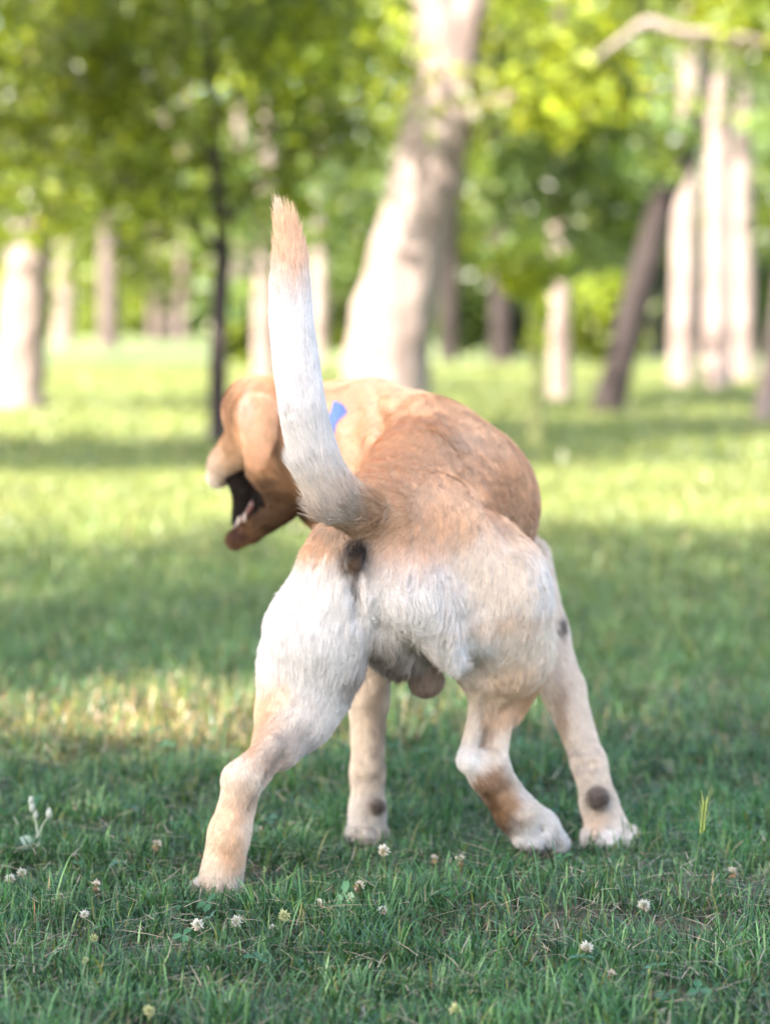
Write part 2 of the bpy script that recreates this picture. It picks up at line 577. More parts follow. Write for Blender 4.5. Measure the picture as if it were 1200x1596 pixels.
# the big pale trunk behind the dog, leaning right and forking near the top
Y = 25.0
b = gp(598, Y)
tree('leaning_tree', 'huge pale sunlit trunk leaning right behind the dog, forking at its top', b,
     [(b, m_(72, Y)), (P(608, 520, Y), m_(64, Y)), (P(637, 400, Y), m_(59, Y)), (P(661, 295, Y), m_(56, Y)), (P(683, 190, Y), m_(56, Y)),
      (P(697, 95, Y), m_(46, Y)), (P(668, -20, Y), m_(30, Y)), (P(630, -200, Y), m_(24, Y)), (P(600, -420, Y), m_(18, Y))],
     M_PALE,
     [dict(c=[px_region(390, 585, -60, 110, 22.5, 25.5, 32), px_region(640, 820, -60, 50, 25.6, 27.5, 20)], per=32, sig=.22, size=.12, col=YGREEN * 1.15, yellow=.5),
      dict(c=[px_region(660, 700, 120, 160, 23.8, 24.3, 1)], per=18, sig=.16, size=.11, col=YGREEN, yellow=.4),
      dict(c=[px_region(750, 960, 20, 200, 24, 26, 26)], per=34, sig=.2, size=.12, col=YGREEN, yellow=.5),
      dict(c=P(700, -600, 26), r=(2.4, 2.2, 1.4), n=16, per=36, sig=.42, size=.2, col=GREEN)],
     limbs=[[(P(700, 130, Y), m_(40, Y)), (P(728, 30, Y), m_(30, Y)), (P(745, -80, Y), m_(24, Y)), (P(760, -300, Y), m_(15, Y))],
            [(P(712, 190, Y), m_(20, Y)), (P(750, 172, Y - .2), m_(15, Y)), (P(785, 156, Y - .4), m_(11, Y)), (P(820, 136, Y - .5), m_(3, Y))]],
     sides=36, rough=.05, seed=3)

# pale trunk at the left edge
Y = 26.3
b = gp(30, Y)
tree('pale_tree', 'thick pale sunlit trunk at the left edge of the lawn', b,
     [(b, m_(42, Y)), (P(34, 540, Y), m_(37, Y)), (P(42, 440, Y), m_(34, Y)), (P(52, 350, Y), m_(30, Y)), (P(62, 240, Y), m_(27, Y)), (P(70, 0, Y), m_(22, Y)), (P(72, -260, Y), m_(16, Y))],
     M_PALE,
     [dict(c=[px_region(-140, 200, -40, 250, 25, 28, 40), px_region(-30, 115, 170, 335, 24.6, 25.6, 13)], per=36, sig=.26, size=.13, col=GREEN, yellow=.4),
      dict(c=P(40, -500, 27), r=(2.2, 2.2, 1.5), n=26, per=36, sig=.4, size=.2, col=GREEN)], seed=11, sides=24)

# slim dark-stemmed tree with the low green crown on the left
Y = 19.0
b = gp(342, Y)
cc = np.array([-1.35, 19.1, 2.75])
q = ell_points(cc, (1.5, 1.5, 1.62), 150, .2)
sx = 600 + q[:, 0] / q[:, 1] * FPX
sy = HOR - (q[:, 2] - CAMH) / q[:, 1] * FPX
low = np.interp(sx, [-150, 0, 90, 200, 300, 420, 520, 620], [330, 330, 345, 420, 455, 430, 375, 300])
q = q[(sy < low - 12) & (sx < 612)]
tree('low_crowned_tree', 'slim dark-stemmed tree with a low dense green crown left of the tail', b,
     [(b, m_(17, Y)), (P(340, 600, Y), m_(14.5, Y)), (P(343, 480, Y), m_(14, Y)), (P(346, 370, Y), m_(13, Y)), (P(335, 220, Y), m_(11, Y)), (P(325, 40, Y), m_(8, Y)), (P(320, -120, Y), m_(4, Y))],
     M_DARK,
     [dict(c=[q], per=52, sig=.19, size=.088, col=np.array([.115, .155, .016]), yellow=.33)],
     limbs=[[(P(345, 400, Y), m_(7, Y)), (P(280, 330, Y - .2), m_(5, Y)), (P(180, 270, Y - .4), m_(3, Y)), (P(60, 230, Y - .5), m_(2, Y))],
            [(P(343, 360, Y), m_(7, Y)), (P(400, 290, Y - .1), m_(5, Y)), (P(480, 220, Y - .2), m_(3, Y))],
            [(P(338, 260, Y), m_(6, Y)), (P(250, 160, Y + .2), m_(4, Y)), (P(140, 60, Y + .3), m_(2, Y))]],
     rough=.06, seed=17)

# dark leaning trunk on the right
Y = 24.6
b = gp(945, Y)
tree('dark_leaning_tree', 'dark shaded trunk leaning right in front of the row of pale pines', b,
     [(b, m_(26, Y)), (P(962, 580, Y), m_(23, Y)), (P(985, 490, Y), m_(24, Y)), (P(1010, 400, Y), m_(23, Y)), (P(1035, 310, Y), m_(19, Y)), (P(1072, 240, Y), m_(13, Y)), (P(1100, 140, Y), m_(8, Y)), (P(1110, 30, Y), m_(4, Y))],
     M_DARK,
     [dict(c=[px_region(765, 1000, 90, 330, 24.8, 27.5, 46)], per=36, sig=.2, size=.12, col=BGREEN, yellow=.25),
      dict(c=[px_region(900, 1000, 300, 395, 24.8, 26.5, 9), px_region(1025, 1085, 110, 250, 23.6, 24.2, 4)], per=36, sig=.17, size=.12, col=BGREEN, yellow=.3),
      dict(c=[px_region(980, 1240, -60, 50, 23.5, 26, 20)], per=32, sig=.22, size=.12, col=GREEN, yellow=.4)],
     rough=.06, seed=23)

# three pale pines and their neighbours on the right
pines = [
    (1062, 34.5, 21, 'leftmost of the three tall pale pine trunks on the right', 8),
    (1117, 33.0, 22, 'middle one of three tall pale pine trunks on the right', 2),
    (1158, 37.0, 18, 'rightmost of the three tall pale pine trunks, standing furthest back', -2)]
for (x, Y, r, lab, ln) in pines:
    b = gp(x, Y)
    tree('pine_tree', lab, b,
         [(b, m_(r * 1.1, Y)), (P(x + ln * .4, 480, Y), m_(r, Y)), (P(x + ln, 300, Y), m_(r * .92, Y)), (P(x + ln * 1.6, 120, Y), m_(r * .8, Y)), (P(x + ln * 2, -120, Y), m_(r * .66, Y)), (P(x + ln * 2, -420, Y), m_(r * .5, Y))],
         M_PALE,
         [dict(c=[px_region(x - 70, x + 80, -20, 240, Y + .6, Y + 2.2, 7), px_region(x - 30, x + 30, 0, 130, Y - 1.2, Y - .5, 1)], per=28, sig=.18, size=.12, col=BGREEN, yellow=.3),
          dict(c=P(x, -430, Y), r=(1.6, 1.6, 1.6), n=9, per=30, sig=.4, size=.22, col=GREEN)], seed=int(x), rough=.05)

# trunk cut by the right edge, with the pale bough that reaches into the top of the picture
Y = 22.5
b = gp(1188, Y)
tree('edge_tree', 'brown trunk cut by the right edge with a pale bough reaching inward', b,
     [(b, m_(17, Y)), (P(1204, 560, Y), m_(16, Y)), (P(1226, 420, Y), m_(15, Y)), (P(1250, 250, Y), m_(14, Y)), (P(1262, 60, Y), m_(12, Y)), (P(1270, -200, Y), m_(9, Y))],
     M_PALE,
     [dict(c=[px_region(1090, 1320, -60, 60, 21.5, 23.5, 16)], per=36, sig=.2, size=.12, col=YGREEN, yellow=.4),
      dict(c=P(1290, -420, Y), r=(1.5, 1.5, 1.4), n=16, per=30, sig=.4, size=.2, col=GREEN)],
     limbs=[[(P(1262, 90, Y), m_(8, Y)), (P(1150, 58, Y - .2), m_(7, Y)), (P(1060, 50, Y - .3), m_(8, Y)), (P(1010, 36, Y - .3), m_(9, Y)), (P(965, 64, Y - .4), m_(6, Y)), (P(925, 92, Y - .5), m_(2, Y))]],
     rough=.06, seed=31)

# thin sapling in the sun
Y = 19.2
b = gp(836, Y)
tree('sapling', 'thin yellow-green sapling in the sun between pale trunk and dog', b,
     [(b, m_(12, Y)), (P(837, 600, Y), m_(10.5, Y)), (P(832, 520, Y), m_(9.5, Y)), (P(826, 450, Y), m_(6, Y)), (P(822, 400, Y), m_(4, Y))],
     M_GREENBARK,
     [dict(c=[px_region(790, 862, 385, 440, 18.9, 19.5, 14)], per=34, sig=.09, size=.08, col=YGREEN * 1.25, yellow=.5),
      dict(c=[px_region(815, 845, 470, 540, 19, 19.3, 4)], per=14, sig=.05, size=.07, col=YGREEN * 1.25, yellow=.5)], rough=.04, seed=41, sides=12)

# mid-distance trunks
mids = [
    (872, 28.5, 17, 405, M_PALE, 'pale trunk right of the sapling, ending in green leaves', 0, 'pale_tree'),
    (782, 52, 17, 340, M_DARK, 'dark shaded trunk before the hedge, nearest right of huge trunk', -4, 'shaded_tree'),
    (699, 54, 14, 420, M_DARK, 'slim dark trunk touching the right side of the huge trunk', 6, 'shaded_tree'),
    (100, 76, 15, 410, M_PALE, 'pale far trunk just right of the thick left edge trunk', 2, 'far_tree'),
    (170, 72, 15, 430, M_MID, 'brownish far trunk midway between left edge and dark stem', -2, 'far_tree'),
    (240, 92, 9, 460, M_MID, 'thin far trunk, left one of a distant cluster', 1, 'far_tree'),
    (262, 95, 12, 455, M_PALE, 'pale far trunk in the middle of a distant cluster', 0, 'far_tree'),
    (284, 90, 9, 450, M_MID, 'thin far trunk at the right of a distant cluster', 2, 'far_tree'),
    (372, 88, 9, 450, M_PALE, 'pale far trunk just right of the slim dark stem', 1, 'far_tree'),
    (412, 34, 17, 480, M_PALE, 'pale trunk half hidden behind the white tail', 3, 'pale_tree'),
    (497, 44, 13, 440, M_PALE, 'pale trunk seen between tail and huge leaning trunk', 0, 'pale_tree'),
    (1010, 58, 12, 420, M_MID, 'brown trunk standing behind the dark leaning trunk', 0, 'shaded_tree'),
    (640, 62, 12, 300, M_MID, 'far trunk hidden behind the huge leaning trunk', 3, 'far_tree'),
    (1230, 48, 20, 300, M_MID, 'far brown trunk just outside the right edge', 3, 'far_tree'),
    (-60, 60, 18, 300, M_MID, 'far brown trunk just outside the left edge', 3, 'far_tree')]
for (x, Y, r, yt, bark, lab, ln, nm) in mids:
    b = gp(x, Y)
    sc = Y / 40
    tree(nm, lab, b,
         [(b, m_(r * 1.12, Y)), (P(x + ln * .3, 480, Y), m_(r, Y)), (P(x + ln, 330, Y), m_(r * .9, Y)), (P(x + ln * 2, 100, Y), m_(r * .7, Y)), (P(x + ln * 2, -120, Y), m_(r * .5, Y))],
         bark,
         [dict(c=[px_region(x - 90, x + 90, yt - 240, yt - 10, Y + .3, Y + 2.5, 18), px_region(x - 60, x + 60, yt - 240, yt - 90, Y - 1.2, Y - .4, 4)], per=30, sig=.26 * sc + .06, size=.13 * sc + .06, col=(GREEN if Y > 50 else BGREEN), yellow=.3),
          dict(c=P(x, -60, Y), r=(2.0 * sc, 1.8, 1.6 * sc), n=14, per=30, sig=.42 * sc, size=.2 * sc, col=GREEN)], seed=int(abs(x)) + 60, sides=14, rough=.06)


# bushes along the far side of the lawn
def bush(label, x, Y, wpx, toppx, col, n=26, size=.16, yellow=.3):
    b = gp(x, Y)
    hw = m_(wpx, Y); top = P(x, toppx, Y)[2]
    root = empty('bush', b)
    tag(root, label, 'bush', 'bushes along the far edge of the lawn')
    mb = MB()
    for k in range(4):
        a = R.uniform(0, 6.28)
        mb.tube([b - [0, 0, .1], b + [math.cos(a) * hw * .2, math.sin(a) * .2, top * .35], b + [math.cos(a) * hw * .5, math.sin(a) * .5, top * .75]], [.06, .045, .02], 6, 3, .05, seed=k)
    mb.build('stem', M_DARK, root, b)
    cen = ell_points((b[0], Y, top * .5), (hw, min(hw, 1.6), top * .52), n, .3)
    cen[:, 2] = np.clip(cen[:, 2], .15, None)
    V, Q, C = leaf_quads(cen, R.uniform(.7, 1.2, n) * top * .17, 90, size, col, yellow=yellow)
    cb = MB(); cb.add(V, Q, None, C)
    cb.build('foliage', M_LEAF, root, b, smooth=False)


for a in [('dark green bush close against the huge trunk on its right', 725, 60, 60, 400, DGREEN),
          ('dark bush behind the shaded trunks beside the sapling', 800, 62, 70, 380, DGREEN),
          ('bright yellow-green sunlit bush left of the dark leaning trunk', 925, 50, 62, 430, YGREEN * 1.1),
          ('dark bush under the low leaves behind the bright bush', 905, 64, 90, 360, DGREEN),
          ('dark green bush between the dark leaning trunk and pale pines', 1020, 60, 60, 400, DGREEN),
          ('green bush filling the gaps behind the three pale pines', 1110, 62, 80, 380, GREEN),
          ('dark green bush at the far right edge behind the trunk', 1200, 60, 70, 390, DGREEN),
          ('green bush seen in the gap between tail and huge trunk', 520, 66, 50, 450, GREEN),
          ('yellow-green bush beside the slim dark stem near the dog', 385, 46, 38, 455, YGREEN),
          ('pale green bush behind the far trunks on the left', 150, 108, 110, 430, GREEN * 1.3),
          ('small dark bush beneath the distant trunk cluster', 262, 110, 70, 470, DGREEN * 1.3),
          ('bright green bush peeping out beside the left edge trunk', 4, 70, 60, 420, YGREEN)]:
    bush(*a)


# the wood beyond, one mass of foliage and stems
def far_wood():
    mb = MB()
    n = 420
    X = R.uniform(-26, 26, n); Yw = R.uniform(112, 150, n); Z = R.uniform(.5, 1, n) * 0 + 2.2 + 14.5 * R.uniform(0, 1, n) ** 1.5
    cen = np.stack([X, Yw, Z], 1)
    V, Q, C = leaf_quads(cen, R.uniform(.7, 1.4, n) * 1.2, 46, .62, GREEN * 1.2, var=.45, yellow=.35)
    mb.add(V, Q, None, C)
    n = 120
    cen = np.stack([R.uniform(-26, 26, n), R.uniform(125, 150, n), R.uniform(.3, 2.5, n)], 1)
    V, Q, C = leaf_quads(cen, R.uniform(.7, 1.4, n) * .9, 46, .55, GREEN * 1.1, var=.4, yellow=.35)
    mb.add(V, Q, None, C)
    tag(mb.build('far_woods', M_LEAF, smooth=False), 'pale green wood far beyond the lawn', 'woods', kind='stuff')


far_wood()

# tall trees standing out of the frame behind and to the left of the camera: their crowns shade the dog and the near lawn
T = 7.2 / sdir[2]


def shade_tree(label, gx, gy, rx, ry, n, per=60, size=.13, z=7.2, sig=.38, rz=1.6):
    """its crown shades the lawn round gx, gy"""
    c = np.array([gx, gy, 0]) + sdir * (z / sdir[2])
    b = np.array([c[0], c[1], float(gz(c[0], c[1]))])
    cen = ell_points(c, (rx, ry, rz), n, 0)
    shadow = cen - sdir * (cen[:, 2:] / sdir[2])
    hole = (((shadow[:, 0] + .55) / .95) ** 2 + ((shadow[:, 1] - 5.95) / .8) ** 2 < 1) & (R.uniform(0, 1, n) < .9)   # a gap in the leaves lets the sun reach the dry patch
    cen = cen[~hole]
    tree('shade_tree', label, b,
         [(b, .24), (b + [.05, 0, 1.6], .2), (b + [.1, .05, 3.4], .17), (b + [.05, .1, 5.2], .13), (b + [0, .1, 7.6], .06)], M_MID,
         [dict(c=[cen], per=per, sig=sig, size=size, col=GREEN)],
         limbs=[[(b + [.1, 0, 3.8], .09), (b + [rx * .4, ry * .3, 5.6], .06), (b + [rx * .75, ry * .5, 7.0], .03)],
                [(b + [.1, 0, 4.2], .09), (b + [-rx * .4, -ry * .35, 5.9], .06), (b + [-rx * .7, -ry * .6, 7.2], .03)]], sides=14,
         group='tall trees shading the near lawn')


shade_tree('tall leafy tree behind the camera that shades the near grass', .2, 2.3, 3.6, 2.6, 120)
shade_tree('tall leafy tree left of the camera that shades the dog', .2, 5.2, 3.8, 2.7, 150)
shade_tree('tall leafy tree left of the dog that shades the lawn behind it', .4, 8.7, 3.6, 2.2, 110)
shade_tree('tall leafy tree left of the lawn that shades its middle strip', -1.5, 17.3, 3.4, 2.3, 300, sig=.3, rz=1.2)
shade_tree('tall leafy tree beside the slim dark stem, shading the right strip', 2.2, 21.6, 2.9, 2.1, 240, z=8.4, sig=.3, rz=1.2)
shade_tree('tall leafy tree far left of the lawn that throws the thin far shadow', -4.6, 54, 3.2, 2.2, 90, z=7.6, size=.2)
# ------------------------------------------------------------------ the dog
TAN = np.array([.75, .43, .225]); TANL = np.array([.80, .565, .375]); CREAM = np.array([.79, .665, .54]); WHITE = np.array([.79, .745, .71])
BROWN = np.array([.24, .125, .06]); BLACK = np.array([.018, .013, .011]); ORANGE = np.array([.76, .44, .235]); PAD = np.array([.075, .052, .042])
GREYW = np.array([.66, .61, .56])
prims = []


def rc(a, b, ra, rb, k, col, ln=.012, flow=None, flat=None):
    """limb piece between two photograph points (x, y, distance); radii in photograph pixels"""
    A, B = P(*a), P(*b)
    ra, rb = ra - min(3.5, .12 * ra), rb - min(3.5, .12 * rb)      # room for the coat
    f = (B - A) if flow is None else np.asarray(flow, float)
    f = f / (np.linalg.norm(f) + 1e-9)
    prims.append(dict(A=A, B=B, ra=m_(ra, a[2]), rb=m_(rb, b[2]), k=k, col=np.asarray(col), ln=ln, flow=f, flat=flat))


def pd_(p, q):
    a, b = q['A'], q['B']
    if q['flat'] is not None:      # squashed along one direction
        ax, fac = q['flat']
        ax = np.asarray(ax) / np.linalg.norm(ax)
        mid = (a + b) / 2
        p = p + ((p - mid) @ ax)[..., None] * ax * (fac - 1)
    ab = b - a
    L = (ab @ ab) + 1e-12
    t = np.clip(((p - a) @ ab) / L, 0, 1)
    d = np.linalg.norm(p - a - t[..., None] * ab, axis=-1) - (q['ra'] + t * (q['rb'] - q['ra']))
    return d / (1 if q['flat'] is None else q['flat'][1] ** .5)


DN = (0, .05, -1)
BACK = (-.10, -1, .02)      # along the back towards the tail
# trunk
rc((655, 770, 4.92), (705, 788, 4.72), 132, 130, .02, TANL, .011, (.35, -.8, -.25))
rc((705, 790, 4.70), (640, 855, 4.42), 128, 118, .04, TAN, .013, (.1, -1, -.1))
rc((640, 855, 4.42), (590, 868, 4.33), 116, 104, .04, TAN, .016, (-.15, -.8, -.45))
rc((625, 975, 4.52), (640, 930, 4.7), 78, 100, .04, GREYW, .02, DN)
# croup and the spine running up to the withers
rc((575, 800, 4.29), (640, 735, 4.5), 52, 60, .04, TAN, .018, (-.45, -.8, -.2))
rc((640, 735, 4.5), (668, 690, 4.72), 58, 62, .05, TAN, .014, (-.3, -1, -.1))
rc((668, 692, 4.72), (590, 648, 4.90), 52, 50, .05, TANL, .012, (.3, -.8, -.1))
# shoulders, neck
rc((640, 735, 4.90), (560, 690, 4.98), 112, 94, .03, TANL, .011, (.8, -.5, -.15))
rc((560, 690, 4.98), (455, 668, 4.93), 92, 72, .03, TAN, .011, (.9, -.3, -.1))
rc((600, 800, 5.0), (520, 770, 5.02), 110, 66, .04, TAN, .011, (.6, -.2, -.6))
rc((640, 762, 4.75), (545, 700, 4.86), 112, 93, .08, TANL, .011, (.8, -.5, -.15))
# soft skin rolls across the shoulder
rc((528, 640, 4.86), (556, 760, 4.86), 20, 12, .03, TANL, .011, (.8, -.5, -.4))
rc((560, 622, 4.83), (592, 735, 4.80), 22, 12, .03, TANL, .011, (.8, -.5, -.4))
rc((604, 628, 4.81), (640, 715, 4.72), 20, 10, .03, TANL, .011, (.8, -.5, -.4))
rc((655, 642, 4.80), (700, 706, 4.66), 20, 10, .03, TANL, .011, (.6, -.6, -.4))
# right haunch
rc((690, 868, 4.40), (745, 925, 4.42), 98, 103, .05, CREAM, .018, (-.1, -.35, -1))
rc((745, 925, 4.42), (780, 1005, 4.46), 103, 88, .05, CREAM, .016, (.05, -.1, -1))
rc((640, 920, 4.29), (706, 985, 4.34), 66, 56, .03, WHITE, .024, (.12, -.25, -1))
rc((706, 972, 4.36), (740, 1026, 4.42), 50, 28, .03, WHITE, .024, (.1, -.1, -1))
rc((790, 1020, 4.50), (776, 1105, 4.50), 62, 26, .02, CREAM, .012, DN)
rc((808, 1060, 4.54), (800, 1112, 4.52), 28, 11, .015, TANL, .010, DN)
rc((760, 1035, 4.46), (757, 1112, 4.47), 46, 21, .02, CREAM, .012, DN)
rc((828, 1040, 4.53), (794, 1118, 4.52), 34, 13, .02, TANL, .010, DN)
# right hock and foot
rc((748, 1100, 4.47), (729, 1185, 4.44), 15, 15, .012, CREAM, .009)
rc((777, 1100, 4.50), (768, 1185, 4.47), 26, 22, .015, CREAM, .009)
rc((733, 1186, 4.44), (760, 1200, 4.46), 19, 32, .015, WHITE, .008)
rc((762, 1205, 4.46), (805, 1268, 4.50), 33, 33, .015, CREAM, .008)
rc((805, 1268, 4.50), (838, 1292, 4.53), 33, 36, .015, CREAM, .008)
rc((815, 1306, 4.50), (838, 1310, 4.52), 19, 20, .008, WHITE, .009)
rc((850, 1295, 4.53), (872, 1314, 4.55), 24, 17, .008, WHITE, .009)
rc((846, 1306, 4.56), (860, 1326, 4.58), 18, 14, .006, WHITE, .008)
rc((825, 1300, 4.56), (832, 1322, 4.59), 18, 13, .006, WHITE, .008)
# left haunch
rc((535, 893, 4.30), (490, 985, 4.31), 74, 72, .03, WHITE, .014, (-.15, -.3, -1))
rc((490, 985, 4.31), (480, 1045, 4.34), 74, 74, .03, WHITE, .013, (-.05, -.2, -1))
rc((480, 1045, 4.34), (462, 1112, 4.33), 74, 62, .03, WHITE, .014, (-.1, -.1, -1))
rc((545, 930, 4.29), (530, 1025, 4.31), 52, 40, .03, WHITE, .024, (.0, -.3, -1))
rc((505, 1085, 4.36), (440, 1170, 4.27), 42, 29, .02, CREAM, .012)
rc((450, 1115, 4.32), (408, 1195, 4.23), 50, 24, .02, CREAM, .012)
# left hock and foot
rc((420, 1165, 4.24), (372, 1212, 4.19), 20, 22, .012, CREAM, .009)
rc((372, 1214, 4.19), (397, 1205, 4.21), 24, 26, .015, CREAM, .009)
rc((378, 1228, 4.20), (358, 1300, 4.19), 31, 31, .015, CREAM, .008)
rc((358, 1300, 4.19), (345, 1368, 4.20), 32, 36, .015, CREAM, .008)
rc((312, 1386, 4.22), (300, 1406, 4.25), 20, 16, .008, WHITE, .009)
rc((338, 1390, 4.21), (336, 1412, 4.24), 23, 18, .008, CREAM, .009)
rc((364, 1388, 4.21), (366, 1408, 4.24), 19, 16, .008, WHITE, .009)
# tail
TW = np.array([.74, .70, .67])
tail = [(604, 798, 4.29, 36), (562, 797, 4.23, 39), (520, 774, 4.18, 41.5), (492, 722, 4.16, 41), (474, 650, 4.15, 38), (462, 570, 4.17, 37),
        (454, 500, 4.19, 35), (452, 440, 4.21, 33), (453, 395, 4.22, 27), (447, 358, 4.23, 16), (437, 334, 4.24, 3)]
for i in range(len(tail) - 1):
    a, b = tail[i], tail[i + 1]
    rc(a[:3], b[:3], a[3], b[3], (.02, .012, .006)[i] if i < 3 else .0015, (TAN, TANL * .6 + TW * .4, TW, TW, TW, TW, TW, TW * .7 + TANL * .3, TANL, TANL)[i],
       (.022, .028, .030, .026, .020, .018, .018, .020, .026, .034)[i])
for q in prims[-8:]: q['tail'] = True
# front legs
rc((575, 1010, 4.78), (574, 1090, 4.74), 44, 32, .03, CREAM, .012)
rc((574, 1090, 4.74), (573, 1205, 4.72), 31, 25, .015, CREAM, .009)
rc((573, 1205, 4.72), (573, 1262, 4.71), 27, 27, .015, CREAM, .008)
rc((573, 1265, 4.71), (571, 1300, 4.70), 29, 33, .015, WHITE, .008)
rc((552, 1300, 4.70), (548, 1314, 4.71), 15, 12, .006, WHITE, .008)
rc((573, 1303, 4.68), (573, 1316, 4.68), 17, 13, .006, CREAM, .008)
rc((594, 1300, 4.70), (597, 1312, 4.70), 14, 12, .006, CREAM, .008)
rc((822, 870, 4.82), (848, 985, 4.78), 38, 36, .02, CREAM, .012)
rc((848, 985, 4.78), (877, 1075, 4.74), 36, 34, .02, CREAM, .010)
rc((877, 1075, 4.74), (917, 1190, 4.68), 34, 25, .015, CREAM, .009)
rc((918, 1190, 4.68), (933, 1250, 4.66), 28, 27, .015, CREAM, .008)
rc((933, 1255, 4.66), (950, 1305, 4.65), 30, 38, .015, CREAM, .008)
rc((922, 1302, 4.64), (918, 1330, 4.65), 19, 15, .006, WHITE, .008)
rc((948, 1312, 4.61), (950, 1338, 4.62), 20, 16, .006, WHITE, .008)
rc((976, 1310, 4.62), (988, 1334, 4.63), 19, 15, .006, WHITE, .008)
rc((980, 1302, 4.66), (1002, 1332, 4.68), 18, 14, .006, CREAM, .008)
# pads
rc((588, 1257, 4.675), (590, 1259, 4.672), 13, 12, .004, PAD, .002)
rc((931, 1244, 4.625), (932, 1246, 4.622), 20, 18, .004, PAD, .002)
rc((318, 1405, 4.21), (355, 1408, 4.21), 12, 12, .004, BROWN * .8, .003)
# anus under the tail, scrotum
rc((553, 858, 4.222), (551, 878, 4.222), 17, 14, .012, BLACK, .004)
rc((660, 1046, 4.42), (664, 1060, 4.41), 26, 30, .008, np.array([.24, .17, .13]), .005, DN)
rc((598, 980, 4.31), (622, 1022, 4.37), 38, 32, .02, np.array([.36, .30, .26]), .028, DN)
rc((612, 1015, 4.36), (650, 1030, 4.41), 30, 26, .015, np.array([.13, .10, .08]), .022, DN)
# head, turned left and away
HF = (.8, -.3, -.3)
rc((425, 650, 4.93), (408, 648, 4.97), 66, 62, .03, TAN, .010, HF)
rc((392, 630, 4.97), (376, 640, 5.02), 42, 32, .02, TANL, .009, HF)
rc((430, 735, 4.93), (415, 760, 4.97), 50, 38, .03, TAN * .8, .011, (.5, -.3, -.6))
rc((470, 720, 4.97), (520, 745, 5.0), 62, 60, .03, TAN * .85, .012, (.5, -.3, -.6))
rc((378, 690, 5.02), (352, 722, 5.09), 34, 27, .02, TANL, .008, HF)
rc((352, 722, 5.09), (340, 742, 5.13), 26, 20, .015, CREAM, .007, HF)
rc((436, 785, 4.95), (390, 826, 5.03), 34, 21, .02, BROWN, .009, (.6, -.2, .3))
rc((390, 826, 5.03), (365, 843, 5.07), 20, 16, .01, BROWN * .8, .007, (.6, -.2, .3))
rc((412, 610, 4.90), (404, 640, 4.845), 24, 32, .010, ORANGE, .008, (0, -.1, -1), ((.05, 1, .3), 3.2))
rc((404, 640, 4.838), (402, 680, 4.825), 34, 31, .003, ORANGE, .008, (0, -.1, -1), ((.05, 1, .12), 3.4))
rc((402, 680, 4.825), (400, 718, 4.830), 31, 19, .002, ORANGE, .008, (0, -.1, -1), ((.05, 1, .0), 3.4))

lo = np.min([np.minimum(q['A'], q['B']) - max(q['ra'], q['rb']) for q in prims], 0) - .03
hi = np.max([np.maximum(q['A'], q['B']) + max(q['ra'], q['rb']) for q in prims], 0) + .03
HG = .0045
dim = np.ceil((hi - lo) / HG).astype(int) + 1
F = np.full(dim, .5, np.float32)


def box_of(q, mg):
    a = np.floor((np.minimum(q['A'], q['B']) - max(q['ra'], q['rb']) - mg - lo) / HG).astype(int).clip(0)
    b = np.ceil((np.maximum(q['A'], q['B']) + max(q['ra'], q['rb']) + mg - lo) / HG).astype(int) + 1
    return tuple(slice(int(a[i]), int(min(b[i], dim[i]))) for i in range(3))


def grid_pts(s):
    g = np.meshgrid(*[np.arange(s[i].start, s[i].stop) for i in range(3)], indexing='ij')
    return (np.stack(g, -1) * HG + lo).astype(np.float32)


def unite(q):
    s = box_of(q, 2 * q['k'] + .015)
    d = pd_(grid_pts(s), q)
    a = F[s]; k = q['k']
    h = np.clip(.5 + .5 * (a - d) / k, 0, 1)
    F[s] = a * (1 - h) + d * h - k * h * (1 - h)


for q in prims:
    unite(q)


def F_at(p):
    g = (p - lo) / HG
    i = np.clip(np.floor(g).astype(int), 0, np.array(F.shape) - 2); f = g - i
    r = 0
    for a in (0, 1):
        for b in (0, 1):
            for c in (0, 1):
                w = (f[:, 0] if a else 1 - f[:, 0]) * (f[:, 1] if b else 1 - f[:, 1]) * (f[:, 2] if c else 1 - f[:, 2])
                r = r + w * F[i[:, 0] + a, i[:, 1] + b, i[:, 2] + c]
    return r


def first_hit(x, y, Y):
    """distance at which the coat is met behind photograph point x, y"""
    t = np.arange(4.0, 5.3, .003)
    p = np.array([P(x, y, v) for v in t])
    f = F_at(p)
    k = np.argmax(f < 0)
    return t[k] if f[k] < 0 and abs(t[k] - Y) < .16 else Y


mouth = []


def carve(a, b, ra, rb, k):
    q = dict(A=P(*a), B=P(*b), ra=m_(ra, a[2]), rb=m_(rb, b[2]), flat=None)
    if a[2] > 4.9: mouth.append(q)
    s = box_of(q, 2 * k + .015)
    d = -pd_(grid_pts(s), q)
    x = F[s]
    h = np.clip(.5 - .5 * (x - d) / k, 0, 1)
    F[s] = x * (1 - h) + d * h + k * h * (1 - h)


# open mouth, the crease between the haunches, the hollow of the flank, tendon grooves
carve((350, 764, 5.03), (398, 756, 4.93), 28, 19, .008)
carve((396, 756, 4.93), (402, 782, 4.93), 16, 9, .008)
carve((352, 800, 5.05), (392, 785, 4.95), 24, 12, .008)


def groove(pts, r, k, sink=.35):
    """a crease pressed into the skin along photograph points"""
    Q = [(x, y, first_hit(x, y, 4.5 if len(p) < 3 else p[2]) - m_(r, 4.5) * sink) for p in pts for x, y in [p[:2]]]
    for a, b in zip(Q[:-1], Q[1:]):
        if abs(a[2] - b[2]) < .12:
            carve(a, b, r, r, k)


